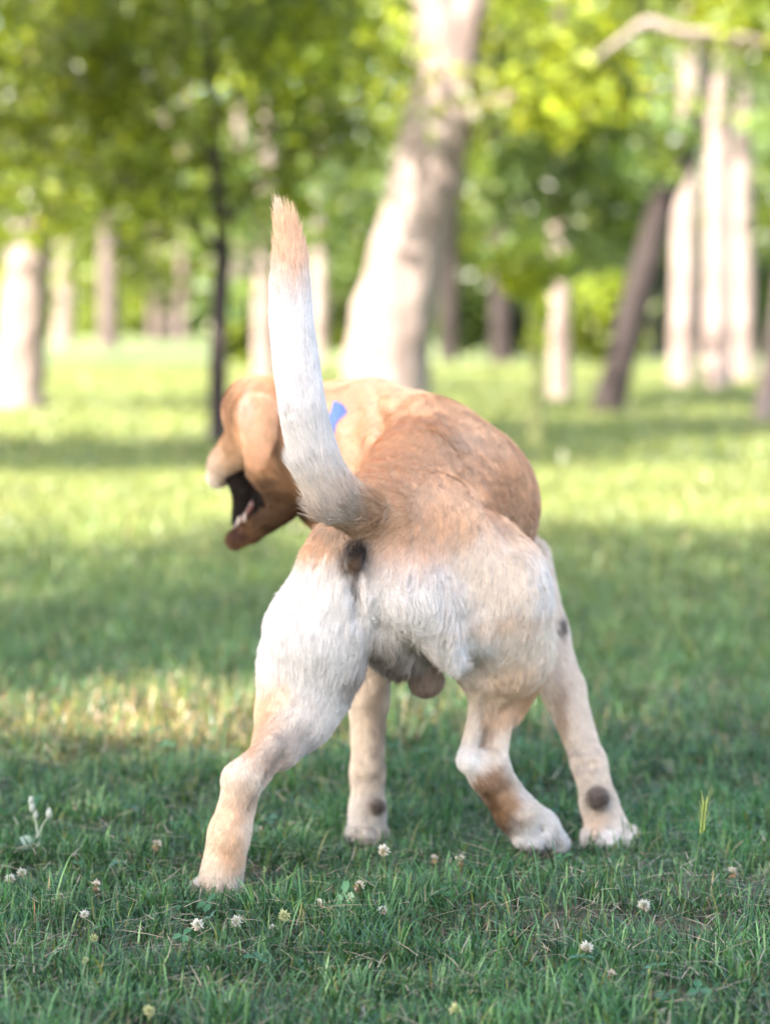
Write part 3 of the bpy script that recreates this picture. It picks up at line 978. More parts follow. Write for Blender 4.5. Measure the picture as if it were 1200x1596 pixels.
groove([(552, 893, 4.25), (554, 925, 4.25), (558, 965, 4.27)], 7, .014)
groove([(745, 765, 4.5), (770, 800, 4.5), (796, 838, 4.5)], 13, .03)
groove([(728, 960, 4.32), (738, 1005, 4.36), (745, 1050, 4.42)], 5, .035, .5)
groove([(760, 1085, 4.46), (753, 1120, 4.46), (748, 1165, 4.44)], 7, .007, .1)
groove([(440, 1180, 4.22), (415, 1215, 4.18), (390, 1262, 4.17)], 8, .010, .1)
groove([(352, 1235, 4.17), (345, 1290, 4.17)], 4, .010)
groove([(585, 620, 4.83), (592, 670, 4.78), (606, 730, 4.72)], 8, .02)
groove([(622, 632, 4.8), (640, 675, 4.74), (664, 712, 4.66)], 8, .02)
groove([(672, 650, 4.8), (700, 690, 4.7), (736, 712, 4.62)], 7, .02)
groove([(905, 1195, 4.66), (930, 1190, 4.66)], 4, .010)
groove([(556, 1213, 4.69), (592, 1213, 4.69)], 4, .010)
for p in ([(923, 1296), (917, 1330)], [(951, 1292), (953, 1338)], [(976, 1296), (985, 1332)], [(562, 1292), (559, 1318)], [(584, 1292), (586, 1318)],
          [(322, 1375), (318, 1405)], [(350, 1378), (350, 1408)], [(843, 1290), (848, 1330)], [(865, 1296), (872, 1324)]):
    groove([(p[0][0], p[0][1], 4.6 if p[0][0] > 400 else 4.2), (p[1][0], p[1][1], 4.6 if p[0][0] > 400 else 4.2)], 4, .005, .2)
def ridge(pts, r, k, col):
    """a soft roll of loose skin lying along photograph points"""
    Q = [(x, y, first_hit(x, y, Yp) + m_(r, 4.8) * .45) for x, y, Yp in pts]
    new = []
    for a, b in zip(Q[:-1], Q[1:]):
        if abs(a[2] - b[2]) < .1:
            rc(a, b, r, r * .85, k, col, .011, (.7, -.5, -.4)); new.append(prims[-1])
    for q in new: unite(q)


ridge([(536, 668, 4.86), (550, 720, 4.84), (560, 768, 4.82)], 13, .016, TANL * 1.06)
ridge([(566, 628, 4.85), (582, 690, 4.80), (598, 745, 4.75)], 14, .016, TANL * 1.06)
ridge([(604, 630, 4.82), (628, 680, 4.76), (655, 722, 4.7)], 14, .016, TANL * 1.06)
ridge([(648, 640, 4.80), (680, 684, 4.72), (716, 712, 4.65)], 13, .016, TANL * 1.06)
# pads standing out of the coat
n0 = len(prims)
for (x, y, Yp, r) in ((588, 1257, 4.67, 11), (931, 1245, 4.62, 13), (834, 1318, 4.52, 13)):
    h = first_hit(x, y, Yp)
    rc((x - 4, y - 4, h - .002), (x + 4, y + 3, h + .002), r * .8, r * .62, .004, PAD, .0015)
    rc((x + 1, y + 2, h - .002), (x - 3, y + r * .7, h + .003), r * .62, r * .45, .004, PAD, .0015)
# lining of the far cheek, painted black for the dark of the open mouth
rc((372, 738, 5.085), (384, 768, 5.075), 24, 24, .004, BLACK, .001)
rc((384, 768, 5.075), (378, 812, 5.075), 22, 18, .004, BLACK, .001)
for q in prims[n0:]:
    unite(q)
mouth += prims[-2:]


def surface_nets(F):
    S = F < 0
    nx, ny, nz = F.shape
    cnt = np.zeros((nx - 1, ny - 1, nz - 1), np.int8)
    for i in (0, 1):
        for j in (0, 1):
            for k in (0, 1):
                cnt += S[i:nx - 1 + i, j:ny - 1 + j, k:nz - 1 + k]
    c = np.argwhere((cnt > 0) & (cnt < 8))
    idx = np.full(cnt.shape, -1, np.int32); idx[c[:, 0], c[:, 1], c[:, 2]] = np.arange(len(c))
    acc = np.zeros((len(c), 3)); num = np.zeros(len(c))
    cor = [(i, j, k) for i in (0, 1) for j in (0, 1) for k in (0, 1)]
    val = {o: F[c[:, 0] + o[0], c[:, 1] + o[1], c[:, 2] + o[2]] for o in cor}
    for a in cor:
        for ax in range(3):
            if a[ax] == 0:
                b = list(a); b[ax] = 1; b = tuple(b)
                m = (val[a] < 0) != (val[b] < 0)
                t = val[a] / np.where(val[a] == val[b], 1, val[a] - val[b])
                p = np.zeros((len(c), 3)) + np.array(a); p[:, ax] = t
                acc += np.where(m[:, None], p, 0); num += m
    V = c + acc / num[:, None]
    quads = []
    for ax in range(3):
        sa = [slice(None)] * 3; sb = [slice(None)] * 3
        sa[ax] = slice(0, -1); sb[ax] = slice(1, None)
        A, B = S[tuple(sa)], S[tuple(sb)]
        e = np.argwhere(A != B)
        u, w = [(1, 2), (2, 0), (0, 1)][ax]
        e = e[(e[:, u] > 0) & (e[:, w] > 0)]
        flip = A[e[:, 0], e[:, 1], e[:, 2]]

        def cell(du, dw):
            q = e.copy(); q[:, u] += du; q[:, w] += dw
            q = np.minimum(q, np.array(cnt.shape) - 1)
            return idx[q[:, 0], q[:, 1], q[:, 2]]
        Q = np.stack([cell(-1, -1), cell(0, -1), cell(0, 0), cell(-1, 0)], 1)
        Q = np.where(flip[:, None], Q, Q[:, ::-1])
        quads.append(Q[(Q >= 0).all(1)])
    return V * HG + lo, np.vstack(quads)


DV, DQ = surface_nets(F)
# drop anything that is not joined to the body, then relax the grid steps
nb = np.zeros_like(DV); nn = np.zeros(len(DV))
E = np.vstack([DQ[:, [0, 1]], DQ[:, [1, 2]], DQ[:, [2, 3]], DQ[:, [3, 0]]])
for it in range(4):
    nb[:] = 0; nn[:] = 0
    for c in range(3):
        nb[:, c] = np.bincount(E[:, 0], DV[E[:, 1], c], len(DV)) + np.bincount(E[:, 1], DV[E[:, 0], c], len(DV))
    nn = np.bincount(E[:, 0], minlength=len(DV)) + np.bincount(E[:, 1], minlength=len(DV))
    DV = DV + (.55 if it % 2 == 0 else -.5) * (nb / nn[:, None] - DV)


def F_grad(p, e=.006):
    g = np.stack([F_at(p + np.eye(3)[i] * e) - F_at(p - np.eye(3)[i] * e) for i in range(3)], 1)
    return g / (np.linalg.norm(g, axis=1, keepdims=True) + 1e-9)


# coat markings, with light and shade of folds, grooves, ear and mouth painted in: (x, y, distance), radii in photograph pixels, depth radius in metres, colour, strength
marks = [
    ((655, 765, 4.35), (90, 65), .25, TAN, .8), ((740, 700, 4.7), (90, 60), .25, TANL, .6), ((690, 790, 4.45), (70, 50), .15, TANL * 1.05, .75),
    ((800, 790, 4.7), (45, 90), .25, TAN * .84, .85), ((668, 830, 4.3), (90, 34), .2, TAN * .9, .7), ((490, 842, 4.3), (40, 30), .15, TAN * .9, .9),
    ((585, 815, 4.24), (38, 34), .06, TAN * .62, .75),
    ((520, 960, 4.25), (95, 80), .18, WHITE, .95), ((640, 945, 4.25), (80, 66), .18, WHITE, .95), ((470, 1030, 4.3), (60, 60), .16, WHITE, .85),
    ((700, 1010, 4.3), (60, 50), .15, WHITE, .8), ((770, 890, 4.38), (80, 60), .2, CREAM * 1.02, .8), ((850, 900, 4.45), (25, 60), .2, WHITE, .6),  # white along the haunch's outer edge is painted light
    ((790, 965, 4.38), (75, 12), .2, TANL, .45), ((800, 1060, 4.45), (55, 36), .12, TANL, .6), ((828, 1090, 4.52), (26, 32), .12, TAN * .8, .7), ((790, 1105, 4.46), (28, 26), .12, TAN, .55),  # thin tan line across the haunch is a painted muscle crease
    ((600, 1010, 4.3), (36, 34), .12, np.array([.42, .36, .31]), .8), ((618, 1040, 4.42), (44, 26), .14, np.array([.11, .08, .06]), .9), ((560, 1060, 4.33), (30, 36), .08, np.array([.34, .28, .24]), .7),
    ((410, 1105, 4.27), (26, 34), .1, ORANGE, .75), ((432, 1080, 4.27), (24, 24), .1, TANL, .6), ((395, 1150, 4.25), (14, 34), .1, ORANGE, .6),
    ((470, 1165, 4.3), (50, 40), .1, np.array([.40, .33, .29]), .55), ((425, 1190, 4.22), (26, 22), .06, BROWN * 1.4, .5),  # grey shank underside and brown at the hock groove are painted shade
    ((372, 1208, 4.15), (24, 20), .06, CREAM, .6), ((390, 1240, 4.15), (12, 22), .05, BROWN * 1.5, .55), ((350, 1295, 4.14), (34, 56), .08, TANL, .75), ((372, 1260, 4.15), (12, 40), .06, BROWN * 1.7, .35), ((365, 1330, 4.15), (18, 32), .06, TAN * .8, .5),  # brown beside the tendon paints the groove's shade; cream and tan are coat
    ((335, 1405, 4.2), (34, 9), .05, BROWN, .8), ((300, 1390, 4.2), (12, 14), .07, WHITE, .8), ((376, 1385, 4.2), (10, 20), .06, WHITE, .7),
    ((762, 1226, 4.44), (30, 28), .1, BROWN * 1.2, .85), ((762, 1250, 4.45), (16, 26), .1, BROWN * .5, .95), ((785, 1278, 4.47), (26, 20), .1, BROWN * .45, .95), ((790, 1255, 4.47), (22, 26), .08, BROWN * 1.3, .7), ((800, 1245, 4.47), (22, 24), .06, TAN * .8, .55),
    ((728, 1185, 4.42), (18, 24), .06, WHITE, .8), ((815, 1232, 4.5), (14, 26), .06, WHITE, .6), ((830, 1300, 4.5), (30, 22), .08, WHITE, .7), ((838, 1326, 4.53), (12, 7), .05, PAD, .9),
    ((758, 1130, 4.45), (9, 40), .04, BROWN * 1.3, .55), ((590, 1130, 4.72), (14, 90), .05, np.array([.34, .25, .19]), .6), ((575, 1213, 4.69), (30, 8), .06, np.array([.36, .29, .24]), .5),
    ((895, 1172, 4.66), (30, 5), .05, np.array([.40, .32, .27]), .6), ((905, 1200, 4.66), (30, 5), .05, np.array([.42, .34, .3]), .5), ((873, 1120, 4.7), (12, 60), .05, BROWN * 1.3, .5), ((874, 978, 4.76), (8, 13), .05, np.array([.1, .07, .06]), .9),
    ((925, 1280, 4.62), (18, 20), .05, TANL, .5), ((990, 1328, 4.66), (9, 9), .05, PAD * 2, .7),
    ((553, 860, 4.21), (25, 24), .06, BLACK, .98), ((551, 884, 4.22), (14, 14), .05, BROWN * .5, .9), ((552, 915, 4.22), (5, 28), .04, np.array([.16, .12, .11]), .9),  # thin dark line below the anus is painted groove shade
    ((583, 1257, 4.67), (5, 5), .02, PAD * 1.5, .8), ((592, 1255, 4.67), (6, 6), .02, PAD, .8), ((588, 1264, 4.67), (6, 5), .02, PAD, .8), ((922, 1246, 4.62), (7, 5), .02, PAD * 1.6, .75), ((934, 1238, 4.62), (9, 5), .02, PAD * 2.2, .75), ((930, 1254, 4.62), (7, 6), .02, PAD, .85), ((941, 1248, 4.62), (5, 7), .02, PAD * 1.4, .8), ((663, 1062, 4.42), (36, 36), .06, np.array([.26, .19, .145]), .9),  # lighter upper parts of the pads are painted light
    ((366, 832, 5.05), (13, 17), .10, np.array([.10, .05, .04]), .9), ((402, 768, 4.93), (8, 26), .06, BLACK, .8),
    ((425, 808, 4.93), (54, 46), .12, BROWN * .3, .92), ((418, 760, 4.9), (34, 24), .08, BROWN * .4, .9), ((385, 722, 4.95), (14, 26), .08, BROWN * .8, .6), ((450, 745, 4.95), (22, 46), .1, TAN * .6, .55), ((332, 756, 5.1), (10, 14), .08, WHITE, .4),  # brown cheek, darkened below the ear tip to paint the ear's shadow
    ((356, 655, 5.0), (12, 50), .1, BROWN * 1.5, .7), ((404, 650, 4.83), (34, 62), .022, np.array([.86, .57, .36]), .9), ((440, 720, 4.9), (16, 44), .05, BROWN * .8, .7), ((422, 668, 4.86), (14, 20), .05, TAN * .7, .4), ((380, 625, 4.95), (12, 36), .1, CREAM, .6), ((356, 690, 5.0), (12, 40), .1, TAN * .62, .6),  # dark brown between ear and tail is painted shade behind the ear
    ((536, 720, 4.87), (8, 60), .1, CREAM * 1.05, .5), ((575, 700, 4.82), (9, 66), .1, CREAM * 1.05, .55), ((622, 690, 4.75), (9, 56), .1, CREAM, .5), ((560, 660, 4.85), (9, 60), .1, ORANGE, .5), ((600, 660, 4.82), (10, 56), .1, ORANGE, .5), ((730, 690, 4.68), (60, 14), .1, CREAM, .4), ((755, 690, 4.7), (50, 10), .1, ORANGE * .8, .4),  # cream streaks on the skin rolls, orange between: painted fold shading
    ((438, 332, 4.24), (14, 18), .1, WHITE, .95), ((455, 385, 4.22), (60, 66), .12, ORANGE * np.array([1.02, 1.05, 1.12]), .7), ((540, 800, 4.2), (40, 26), .06, GREYW * .85, .5), ((520, 825, 4.15), (34, 14), .06, np.array([.4, .35, .31]), .5)]


marks = [((c[0], c[1], first_hit(*c)), r, rz, col, st) for c, r, rz, col, st in marks]


def weights(p, soft=.016):
    W = np.empty((len(p), len(prims)), np.float32)
    for i, q in enumerate(prims):
        W[:, i] = pd_(p, q)
    W = np.exp(-np.clip(W - W.min(1, keepdims=True), 0, .4) / soft)
    return W / W.sum(1, keepdims=True)


def in_mouth(p):
    d = np.min([pd_(p, q) for q in mouth], 0)
    return np.clip(1 - (d - .003) / .004, 0, 1)


def paint(p, W):
    C = W @ np.array([q['col'] for q in prims])
    j = np.stack([noise(p, .05, 31 + i) for i in range(3)], 1) * .006 + np.stack([noise(p, .016, 41 + i) for i in range(3)], 1) * .0035
    for c, (rx, ry), rz, col, st in marks:
        o = P(*c)
        s = FPX / c[2]
        d = (p + j - o) * np.array([s / rx, 1 / rz, s / ry])
        w = st * np.clip(1.5 * np.exp(-(d ** 2).sum(1) * 1.1), 0, 1)
        C = C * (1 - w[:, None]) + np.asarray(col) * w[:, None]
    w = in_mouth(p)[:, None]  # mouth walls go black, painting in the dark of the cavity
    return C * (1 - w) + BLACK * w


Wb = weights(DV)
dog = mesh_ob('dog', DV, [DQ], M_SKIN, paint(DV, Wb) * .85)
tag(dog, 'yellow and white labrador seen from behind, tail raised, head turned left with open mouth', 'dog')


def fur():
    tri = np.vstack([DQ[:, [0, 1, 2]], DQ[:, [0, 2, 3]]])
    a, b, c = DV[tri[:, 0]], DV[tri[:, 1]], DV[tri[:, 2]]
    cr = np.cross(b - a, c - a)
    area = np.linalg.norm(cr, axis=1) / 2
    nrm = F_grad((a + b + c) / 3)
    cen = (a + b + c) / 3
    view = np.array([0, 0, CAMH]) - cen
    view /= np.linalg.norm(view, axis=1, keepdims=True)
    fac = (nrm * view).sum(1)
    dens = np.where(fac > -.25, 1.0, .22)          # the far side of the dog needs less
    pr = area * dens; pr /= pr.sum()
    n = 300000
    t = R.choice(len(tri), n, p=pr)
    u = np.sqrt(R.uniform(0, 1, n)); v = R.uniform(0, 1, n)
    root = a[t] * (1 - u)[:, None] + b[t] * (u * (1 - v))[:, None] + c[t] * (u * v)[:, None]
    W = weights(root)
    ln = W @ np.array([q['ln'] for q in prims]); flow = W @ np.array([q['flow'] for q in prims])
    nr = F_grad(root)
    # tufts: the coat parts and gathers
    big = np.stack([noise(root, .06, 50 + i) for i in range(3)], 1); sm = np.stack([noise(root, .018, 60 + i) for i in range(3)], 1); ti = np.stack([noise(root, .007, 65 + i) for i in range(3)], 1)
    longer = np.clip(ln / .02, .5, 1.6)[:, None]
    flow = flow / (np.linalg.norm(flow, axis=1, keepdims=True) + 1e-6)
    ist = W[:, [i for i, q in enumerate(prims) if q.get('tail')]].sum(1)[:, None]
    calm = 1 - .72 * ist
    flow = flow + (big * .26 + sm * .2 + ti * .09) * longer * calm + R.normal(0, .10, (n, 3))
    flow -= (flow * nr).sum(1, keepdims=True) * nr * (1 - ist * (root[:, 2:] > P(452, 430, 4.2)[2]))
    flow /= np.linalg.norm(flow, axis=1, keepdims=True) + 1e-6
    lift = np.clip(.22 + .10 * noise(root, .02, 70) * calm[:, 0] + R.normal(0, .07, n), .05, .6) * (1 - .35 * ist[:, 0])
    C = paint(root, W)
    dark = C.sum(1) < .15
    ln = ln * R.uniform(.6, 1.2, n) * np.where(dark, .6, 1)
    ln = np.where(in_mouth(root) > .3, .001, ln)
    ln = np.maximum(ln, .0012)
    d = flow * (1 - lift)[:, None] + nr * lift[:, None]
    d /= np.linalg.norm(d, axis=1, keepdims=True)
    k = 5
    pts = np.empty((n, k, 3), np.float32)
    curl = (sm * .5 + ti * .25) * longer * calm
    for i in range(k):
        s = i / (k - 1)
        droop = (flow * .5 - nr * .22 + curl * .35)
        p = root - nr * .001 + (d * s + droop * (s * s * .55)) * ln[:, None]
        pts[:, i] = p
    # nothing may sink below its skin
    for i in range(1, k):
        f = F_at(pts[:, i].astype(float))
        need = np.clip(.0008 * i - f, 0, .02)
        pts[:, i] += (nr * need[:, None]).astype(np.float32)
    vr = R.normal(1, .10, (n, 1)).clip(.6, 1.4)
    C = (C * vr * (1 + .08 * sm[:, :1] + .05 * big[:, :1])).clip(.004, .92)
    hc = bpy.data.hair_curves.new('fur')
    hc.add_curves([k] * n)
    hc.points.foreach_set('position', pts.ravel())
    rad = np.empty((n, k), np.float32)
    r0 = (.00034 + .004 * np.clip(ln - .01, 0, .02))[:, None] * R.uniform(.7, 1.2, (n, 1))
    rad[:] = r0 * np.array([1, .95, .8, .55, .12])
    at = hc.attributes.get('radius') or hc.attributes.new('radius', 'FLOAT', 'POINT')
    at.data.foreach_set('value', rad.ravel())
    ca = hc.attributes.new('col', 'FLOAT_COLOR', 'CURVE')
    c4 = np.ones((n, 4), np.float32); c4[:, :3] = C
    ca.data.foreach_set('color', c4.ravel())
    hc.materials.append(M_FUR)
    o = link(bpy.data.objects.new('fur', hc), dog)
    return o


fur()

# collar: a blue band round the neck with a dark edge
def collar():
    c = P(502, 690, 4.95); ax = np.array([.94, .05, -.36]); ax = ax / np.linalg.norm(ax)
    ref = np.array([0, 0, 1.]); u = np.cross(ax, ref); u /= np.linalg.norm(u); w = np.cross(u, ax)
    n = 72
    V, rr = [], []
    for i in range(n):
        t = 2 * math.pi * i / n
        dirv = u * math.cos(t) + w * math.sin(t)
        s = np.linspace(.02, .2, 181)
        p = c + s[:, None] * dirv
        f = F_at(p)
        k = np.argmax(f > 0)
        rr.append(s[k])
    rr = np.array(rr)
    rr = np.minimum(rr, np.median(rr) * 1.9)
    for _ in range(3):
        rr = np.maximum(rr, (np.roll(rr, 1) + rr + np.roll(rr, -1)) / 3)
    for i in range(n):
        t = 2 * math.pi * i / n
        dirv = u * math.cos(t) + w * math.sin(t)
        pz = c[2] + dirv[2] * rr[i]
        sink = -.035 * max(0, min(1, (pz - P(540, 632, 4.87)[2]) / .012), min(1, (P(490, 755, 4.9)[2] - pz) / .012))
        for (h, o) in ((-.013, .010), (-.012, .013), (.012, .013), (.013, .010), (.012, .007), (-.012, .007)):
            V.append(c + dirv * (rr[i] + o + sink) + ax * h)
    i, j = np.meshgrid(np.arange(n), np.arange(6), indexing='ij')
    Q = np.stack([i * 6 + j, i * 6 + (j + 1) % 6, ((i + 1) % n) * 6 + (j + 1) % 6, ((i + 1) % n) * 6 + j], -1).reshape(-1, 4)
    m, nt, b, out = new_mat('blue_webbing')
    tc = N(nt, 'ShaderNodeTexCoord'); wv = N(nt, 'ShaderNodeTexNoise', Scale=700.0, Detail=2.0)
    nt.links.new(tc.outputs['Object'], wv.inputs['Vector'])
    r = N(nt, 'ShaderNodeValToRGB'); e = r.color_ramp.elements
    e[0].color = (.08, .15, .58, 1); e[1].color = (.2, .3, .82, 1); e[0].position = .35; e[1].position = .65
    nt.links.new(wv.outputs[0], r.inputs[0]); nt.links.new(r.outputs[0], b.inputs['Base Color'])
    b.inputs['Roughness'].default_value = .7
    mesh_ob('collar', np.array(V), [Q], m, None, dog)['label'] = 'blue webbing collar'


collar()
# tongue and lower teeth in the open mouth
tb = MB()
tb.tube([P(402, 782, 4.99), P(390, 808, 5.02), P(374, 824, 5.05), P(366, 826, 5.08)], [m_(11, 5), m_(13, 5), m_(11, 5), m_(4, 5)], 12, 4, .05, col=(.12, .035, .032))
tb.build('tongue', M_WET, dog)
for (x, y, Yt, r) in ((373, 812, 5.03, 5), (382, 806, 5.0, 3.5)):
    t = MB()
    t.tube([P(x, y + 8, Yt), P(x, y, Yt), P(x + 1, y - 8, Yt)], [m_(r, 5), m_(r * .8, 5), m_(1, 5)], 8, 2, col=(.40, .32, .26))
    t.build('tooth', M_WET, dog)
nb_ = MB(); nb_.ball(P(333, 738, 5.16), (.014, .012, .011), (.02, .016, .015), rough=.1)
nb_.build('nose', M_WET, dog)
eb = MB(); eb.ball(P(363, 652, 5.045), .010, (.012, .008, .006))
eb.build('eye', M_WET, dog)
# ------------------------------------------------------------------ small plants in the lawn
def stand(x, y, hgt):
    """point at photograph pixel x, y that is hgt above the lawn, and the foot below it"""
    Y = (CAMH - hgt) * FPX / (y - HOR)
    X = (x - 600) / FPX * Y
    z = float(gz(X, Y))
    return np.array([X, Y, z])


def flower_head(r, kind, seed):
    """a ball of small pointed florets; withered ones hang"""
    rr = np.random.default_rng(seed)
    mb = MB()
    n = 46
    for i in range(n):
        ct = 1 - 1.75 * (i + .5) / n; ph = i * 2.39996
        st = math.sqrt(1 - ct * ct)
        d = np.array([st * math.cos(ph), st * math.sin(ph), ct]) + rr.normal(0, .12, 3)
        if kind == 'withered' and ct < .35:
            d = d * .7 + np.array([0, 0, -.8])
        d /= np.linalg.norm(d)
        u = np.cross(d, [.3, .2, 1]); u /= np.linalg.norm(u); w = np.cross(d, u)
        L = r * rr.uniform(.8, 1.25); b = r * .16
        if kind == 'white':
            c0, c1 = (.40, .44, .28), (.72, .68, .63)
            if ct < -.2: c1 = (.66, .52, .44)
        elif kind == 'withered':
            c0, c1 = (.28, .18, .09), ((.42, .28, .16) if ct < .3 else (.74, .66, .56))
        else:
            c0, c1 = (.36, .40, .16), (.62, .60, .34)
        p0 = d * r * .25
        V = [p0, d * L * .62 + u * b, d * L, d * L * .62 - u * b, d * L * .62 + w * b, d * L * .62 - w * b]
        C = np.array([c0, c1, c1, c1, c1, c1])
        mb.add(np.array(V), [[0, 1, 2, 3], [0, 4, 2, 5]], None, C)
    mb.ball((0, 0, 0), r * .35, (.3, .3, .15), 8, 5)
    return mb


HEADS = {}
flowers = [
    (598, 1335, .075, .0095, 'white', 'white clover flower on a tall bare stem below the dog, between its hind legs'),
    (558, 1391, .030, .0085, 'withered', 'half withered clover flower with drooping brown petals left of the tall-stemmed one'),
    (597, 1431, .030, .0075, 'white', 'small white clover flower just below the tall-stemmed clover'),
    (366, 1447, .030, .0085, 'white', 'white clover flower right below the planted left hind paw'),
    (305, 1452, .034, .0090, 'white', 'pinkish white clover flower below the toes of the left hind paw'),
    (441, 1438, .030, .0085, 'yellow', 'yellowish fading clover flower right of the left hind paw'),
    (424, 1458, .024, .0060, 'white', 'tiny white clover bud under the yellowish fading clover flower'),
    (497, 1419, .026, .0075, 'white', 'low white clover flower lying between left hind paw and withered flower'),
    (11, 1376, .030, .0080, 'white', 'white clover flower at the very left edge of the lawn'),
    (29, 1366, .032, .0075, 'white', 'white clover flower next to the one at the left edge, under the pale weed'),
    (146, 1388, .034, .0080, 'withered', 'brownish clover flower straight left of the left hind paw'),
    (127, 1434, .028, .0065, 'white', 'small white clover flower left of the buds near the bottom left'),
    (141, 1473, .028, .0060, 'yellow', 'pale green clover bud low in the grass at bottom left'),
    (129, 1508, .026, .0055, 'yellow', 'pale green clover bud, lowest of those at bottom left'),
    (241, 1321, .040, .0085, 'withered', 'withered brown clover head left of the left hock'),
    (405, 1293, .036, .0080, 'withered', 'withered brown clover head right of the left hind shank'),
    (918, 1489, .032, .0085, 'white', 'white clover flower at the lower right, in front of the right paws'),
    (1008, 1424, .030, .0095, 'white', 'fluffy white clover flower on the worn ground right of the forepaw'),
    (718, 1345, .030, .0085, 'withered', 'withered clover head under the raised right hind foot, on its left'),
    (678, 1342, .028, .0070, 'withered', 'small withered clover head midway between the two hind feet'),
    (712, 1585, .030, .0085, 'yellow', 'yellowish clover flower cut close by the bottom edge, right of centre'),
    (228, 1588, .028, .0080, 'yellow', 'yellowish clover flower at the bottom edge, left of centre'),
    (1147, 1369, .030, .0080, 'withered', 'brown clover head in the grass near the right edge'),
    (956, 1531, .026, .0070, 'withered', 'brown withered clover head low at the bottom right'),
]
for i, (x, y, h, r, kind, lab) in enumerate(flowers):
    b = stand(x, y, h)
    root = empty('clover_flower', b)
    tag(root, lab, 'flower', 'clover flowers in the near lawn')
    key = (kind, i % 3)
    lean = np.array([R.normal(0, .006), R.normal(0, .006), 0])
    top = np.array([0, 0, h - r * .4])
    sb = MB()
    sb.tube([-lean - [0, 0, .02], top * .45 + lean * .6, top], [.0012, .0010, .0008], 6, 4, col=(.16, .24, .08) if kind != 'withered' else (.24, .2, .1))
    sb.build('stem', M_GRASS, root)
    if key not in HEADS:
        HEADS[key] = flower_head(1.0, kind, i).build('flower_head', M_PETAL, root, smooth=False)
        hd = HEADS[key]
    else:
        hd = HEADS[key].copy(); COL.objects.link(hd); hd.parent = root
    hd.location = (0, 0, h); hd.scale = (r, r, r)
    hd.rotation_euler = (R.normal(0, .3), R.normal(0, .3), R.uniform(0, 6))


# the pale weed at the left
def weed():
    b = stand(62, 1345, 0.0)
    root = empty('pale_weed', b)
    tag(root, 'pale silvery weed with one broad leaf and a forked top at the left edge', 'weed')
    Y = b[1]
    q = lambda x, y, dy=0: P(x, y, Y + dy) - b
    sb = MB()
    col = (.46, .52, .42)
    sb.tube([np.array([0, 0, -.02]), q(61, 1318), q(58, 1290), q(52, 1262)], [.0022, .002, .0016, .0012], 8, 4, col=col)
    sb.tube([q(60, 1306), q(66, 1288), q(76, 1272)], [.0014, .0012, .0008], 6, 4, col=col)
    sb.build('stem', M_GRASS, root)
    for pts, w, nm in (((q(60, 1322), q(48, 1314, -.004), q(32, 1306, -.01)), .011, 'leaf'), ((q(62, 1336), q(50, 1334, -.006), q(38, 1331, -.012)), .007, 'leaf'), ((q(62, 1334), q(74, 1330, .004), q(88, 1332, .01)), .006, 'leaf')):
        lb = MB(); p = np.array(pts)
        t = np.linspace(0, 1, 8)[:, None]
        mid = (1 - t) ** 2 * p[0] + 2 * t * (1 - t) * p[1] + t * t * p[2]
        wid = w * np.sin(np.pi * np.clip(t, .03, .985)) ** .7
        side = np.array([.15, .55, .8])
        V = np.concatenate([mid - side * wid, mid + np.array([0, -.25, 0]) * wid, mid + side * wid])
        i = np.arange(7)[:, None]
        lb.add(V, np.vstack([i + [0, 8, 9, 1], i + [8, 16, 17, 9]]), None, (.42, .52, .43))
        lb.build(nm, M_GRASS, root)
    for (x, y, r) in ((51, 1258, .0055), (49, 1248, .0045), (77, 1268, .005), (56, 1270, .004)):
        bb = MB(); bb.ball(q(x, y), (r, r, r * 1.6), (.42, .45, .38), 10, 7, .25, seed=x, rs=.006)
        bb.build('bud', M_PETAL, root)


weed()


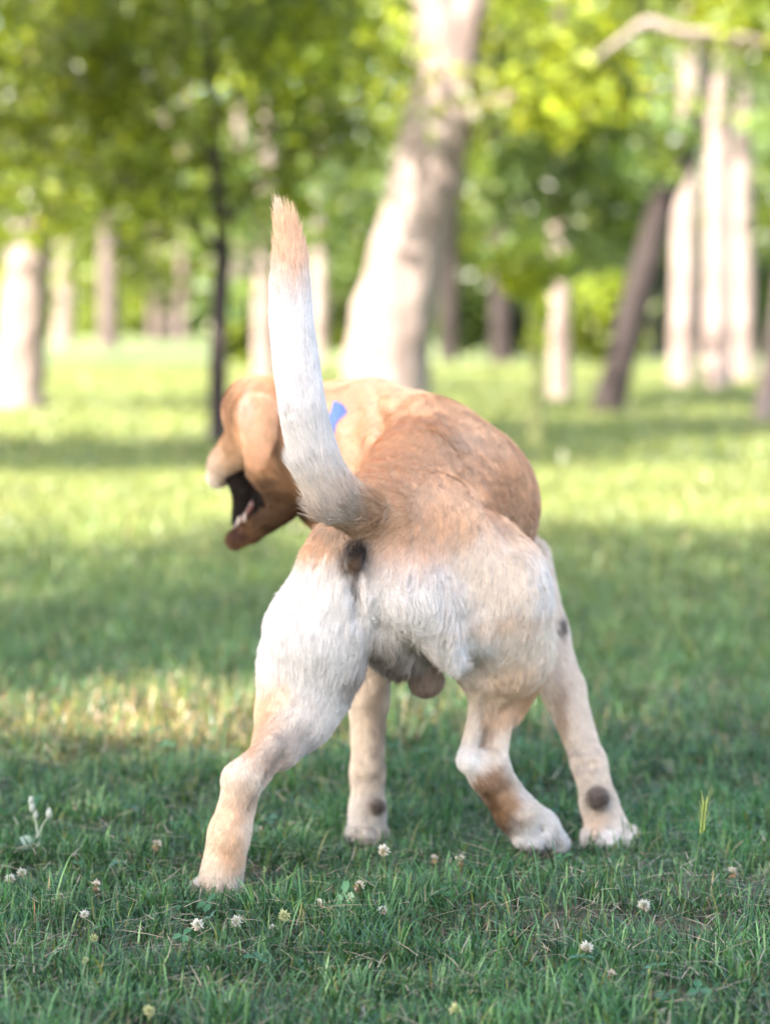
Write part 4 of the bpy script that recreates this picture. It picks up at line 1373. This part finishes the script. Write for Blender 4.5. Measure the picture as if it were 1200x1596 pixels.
def barley():
    b = stand(1072, 1425, 0.0)
    root = empty('wild_barley', b)
    tag(root, 'wild barley ear on a thin green stalk right of the forepaw', 'grass stalk')
    Y = b[1]
    q = lambda x, y: P(x, y, Y) - b
    sb = MB()
    sb.tube([np.array([0, 0, -.02]), q(1080, 1370), q(1088, 1320), q(1093, 1285)], [.0011, .001, .0009, .0008], 6, 4, col=(.12, .22, .08))
    sb.build('stalk', M_GRASS, root)
    eb = MB()
    a, c = q(1093, 1300), q(1098, 1252)
    ax = (c - a) / np.linalg.norm(c - a)
    for i in range(16):
        t = i / 15; s = 1 if i % 2 else -1
        p = a + (c - a) * t
        o = np.array([s * .0022, R.normal(0, .0012), 0])
        eb.tube([p + o * .4, p + o + ax * .004, p + o * 1.1 + ax * .009], [.0008, .0015, .0004], 6, 2, col=(.34, .42, .10))
        e = p + o * (3.2 + R.normal(0, .8)) + ax * R.uniform(.02, .032)
        eb.tube([p + o + ax * .008, (p + o + e) / 2 + ax * .004, e], [.0003, .0003, .00012], 4, 2, col=(.42, .46, .18))
    eb.build('ear', M_GRASS, root)


barley()


def stalk(lab, foot, paths, col, r=.0008):
    b = stand(foot[0], foot[1], 0.0)
    root = empty('grass_stalk', b)
    tag(root, lab, 'grass stalk', 'thin grass stalks in the near lawn')
    sb = MB()
    for k, pth in enumerate(paths):
        pts = [P(x, y, b[1]) - b for x, y in pth]
        if k == 0: pts = [np.array([0, 0, -.015])] + pts
        sb.tube(pts, np.linspace(r, r * .6, len(pts)), 6, 4, col=col)
    sb.build('stem', M_GRASS, root)
    for pth in paths:
        hb = MB()
        p0, p1 = [P(x, y, b[1]) - b for x, y in pth[-2:]]
        for i in range(14):
            t = .35 + .65 * i / 13
            p = p0 + (p1 - p0) * t + R.normal(0, .0006, 3)
            d = (p1 - p0) / np.linalg.norm(p1 - p0) * .004 + R.normal(0, .0014, 3)
            hb.tube([p, p + d * .5, p + d], [.0003, .0008, .0002], 5, 1, col=np.array(col) * R.uniform(.9, 1.5))
        hb.build('spikelet', M_GRASS, root)


stalk('thin forked brown stalk rising in front of the left hind paw', (334, 1400), [[(333, 1370), (331, 1338)], [(332, 1357), (322, 1345), (313, 1333)]], (.16, .11, .07))
stalk('short green stalk with seeds right beside the forked brown stalk', (352, 1402), [[(349, 1385), (347, 1352)]], (.22, .26, .10))
stalk('pale green forked stalk leaning right beside the left hind paw', (395, 1420), [[(412, 1385), (435, 1377), (457, 1362)], [(413, 1384), (412, 1365), (413, 1356)]], (.26, .33, .14))
stalk('long arching green stalk at the right edge of the lawn', (1150, 1400), [[(1175, 1320), (1192, 1280)]], (.10, .2, .10))
stalk('tall thin green stalk standing left of the dog over the dry patch', (38, 1215), [[(46, 1150), (62, 1080)], [(50, 1130), (56, 1100)]], (.2, .3, .12))
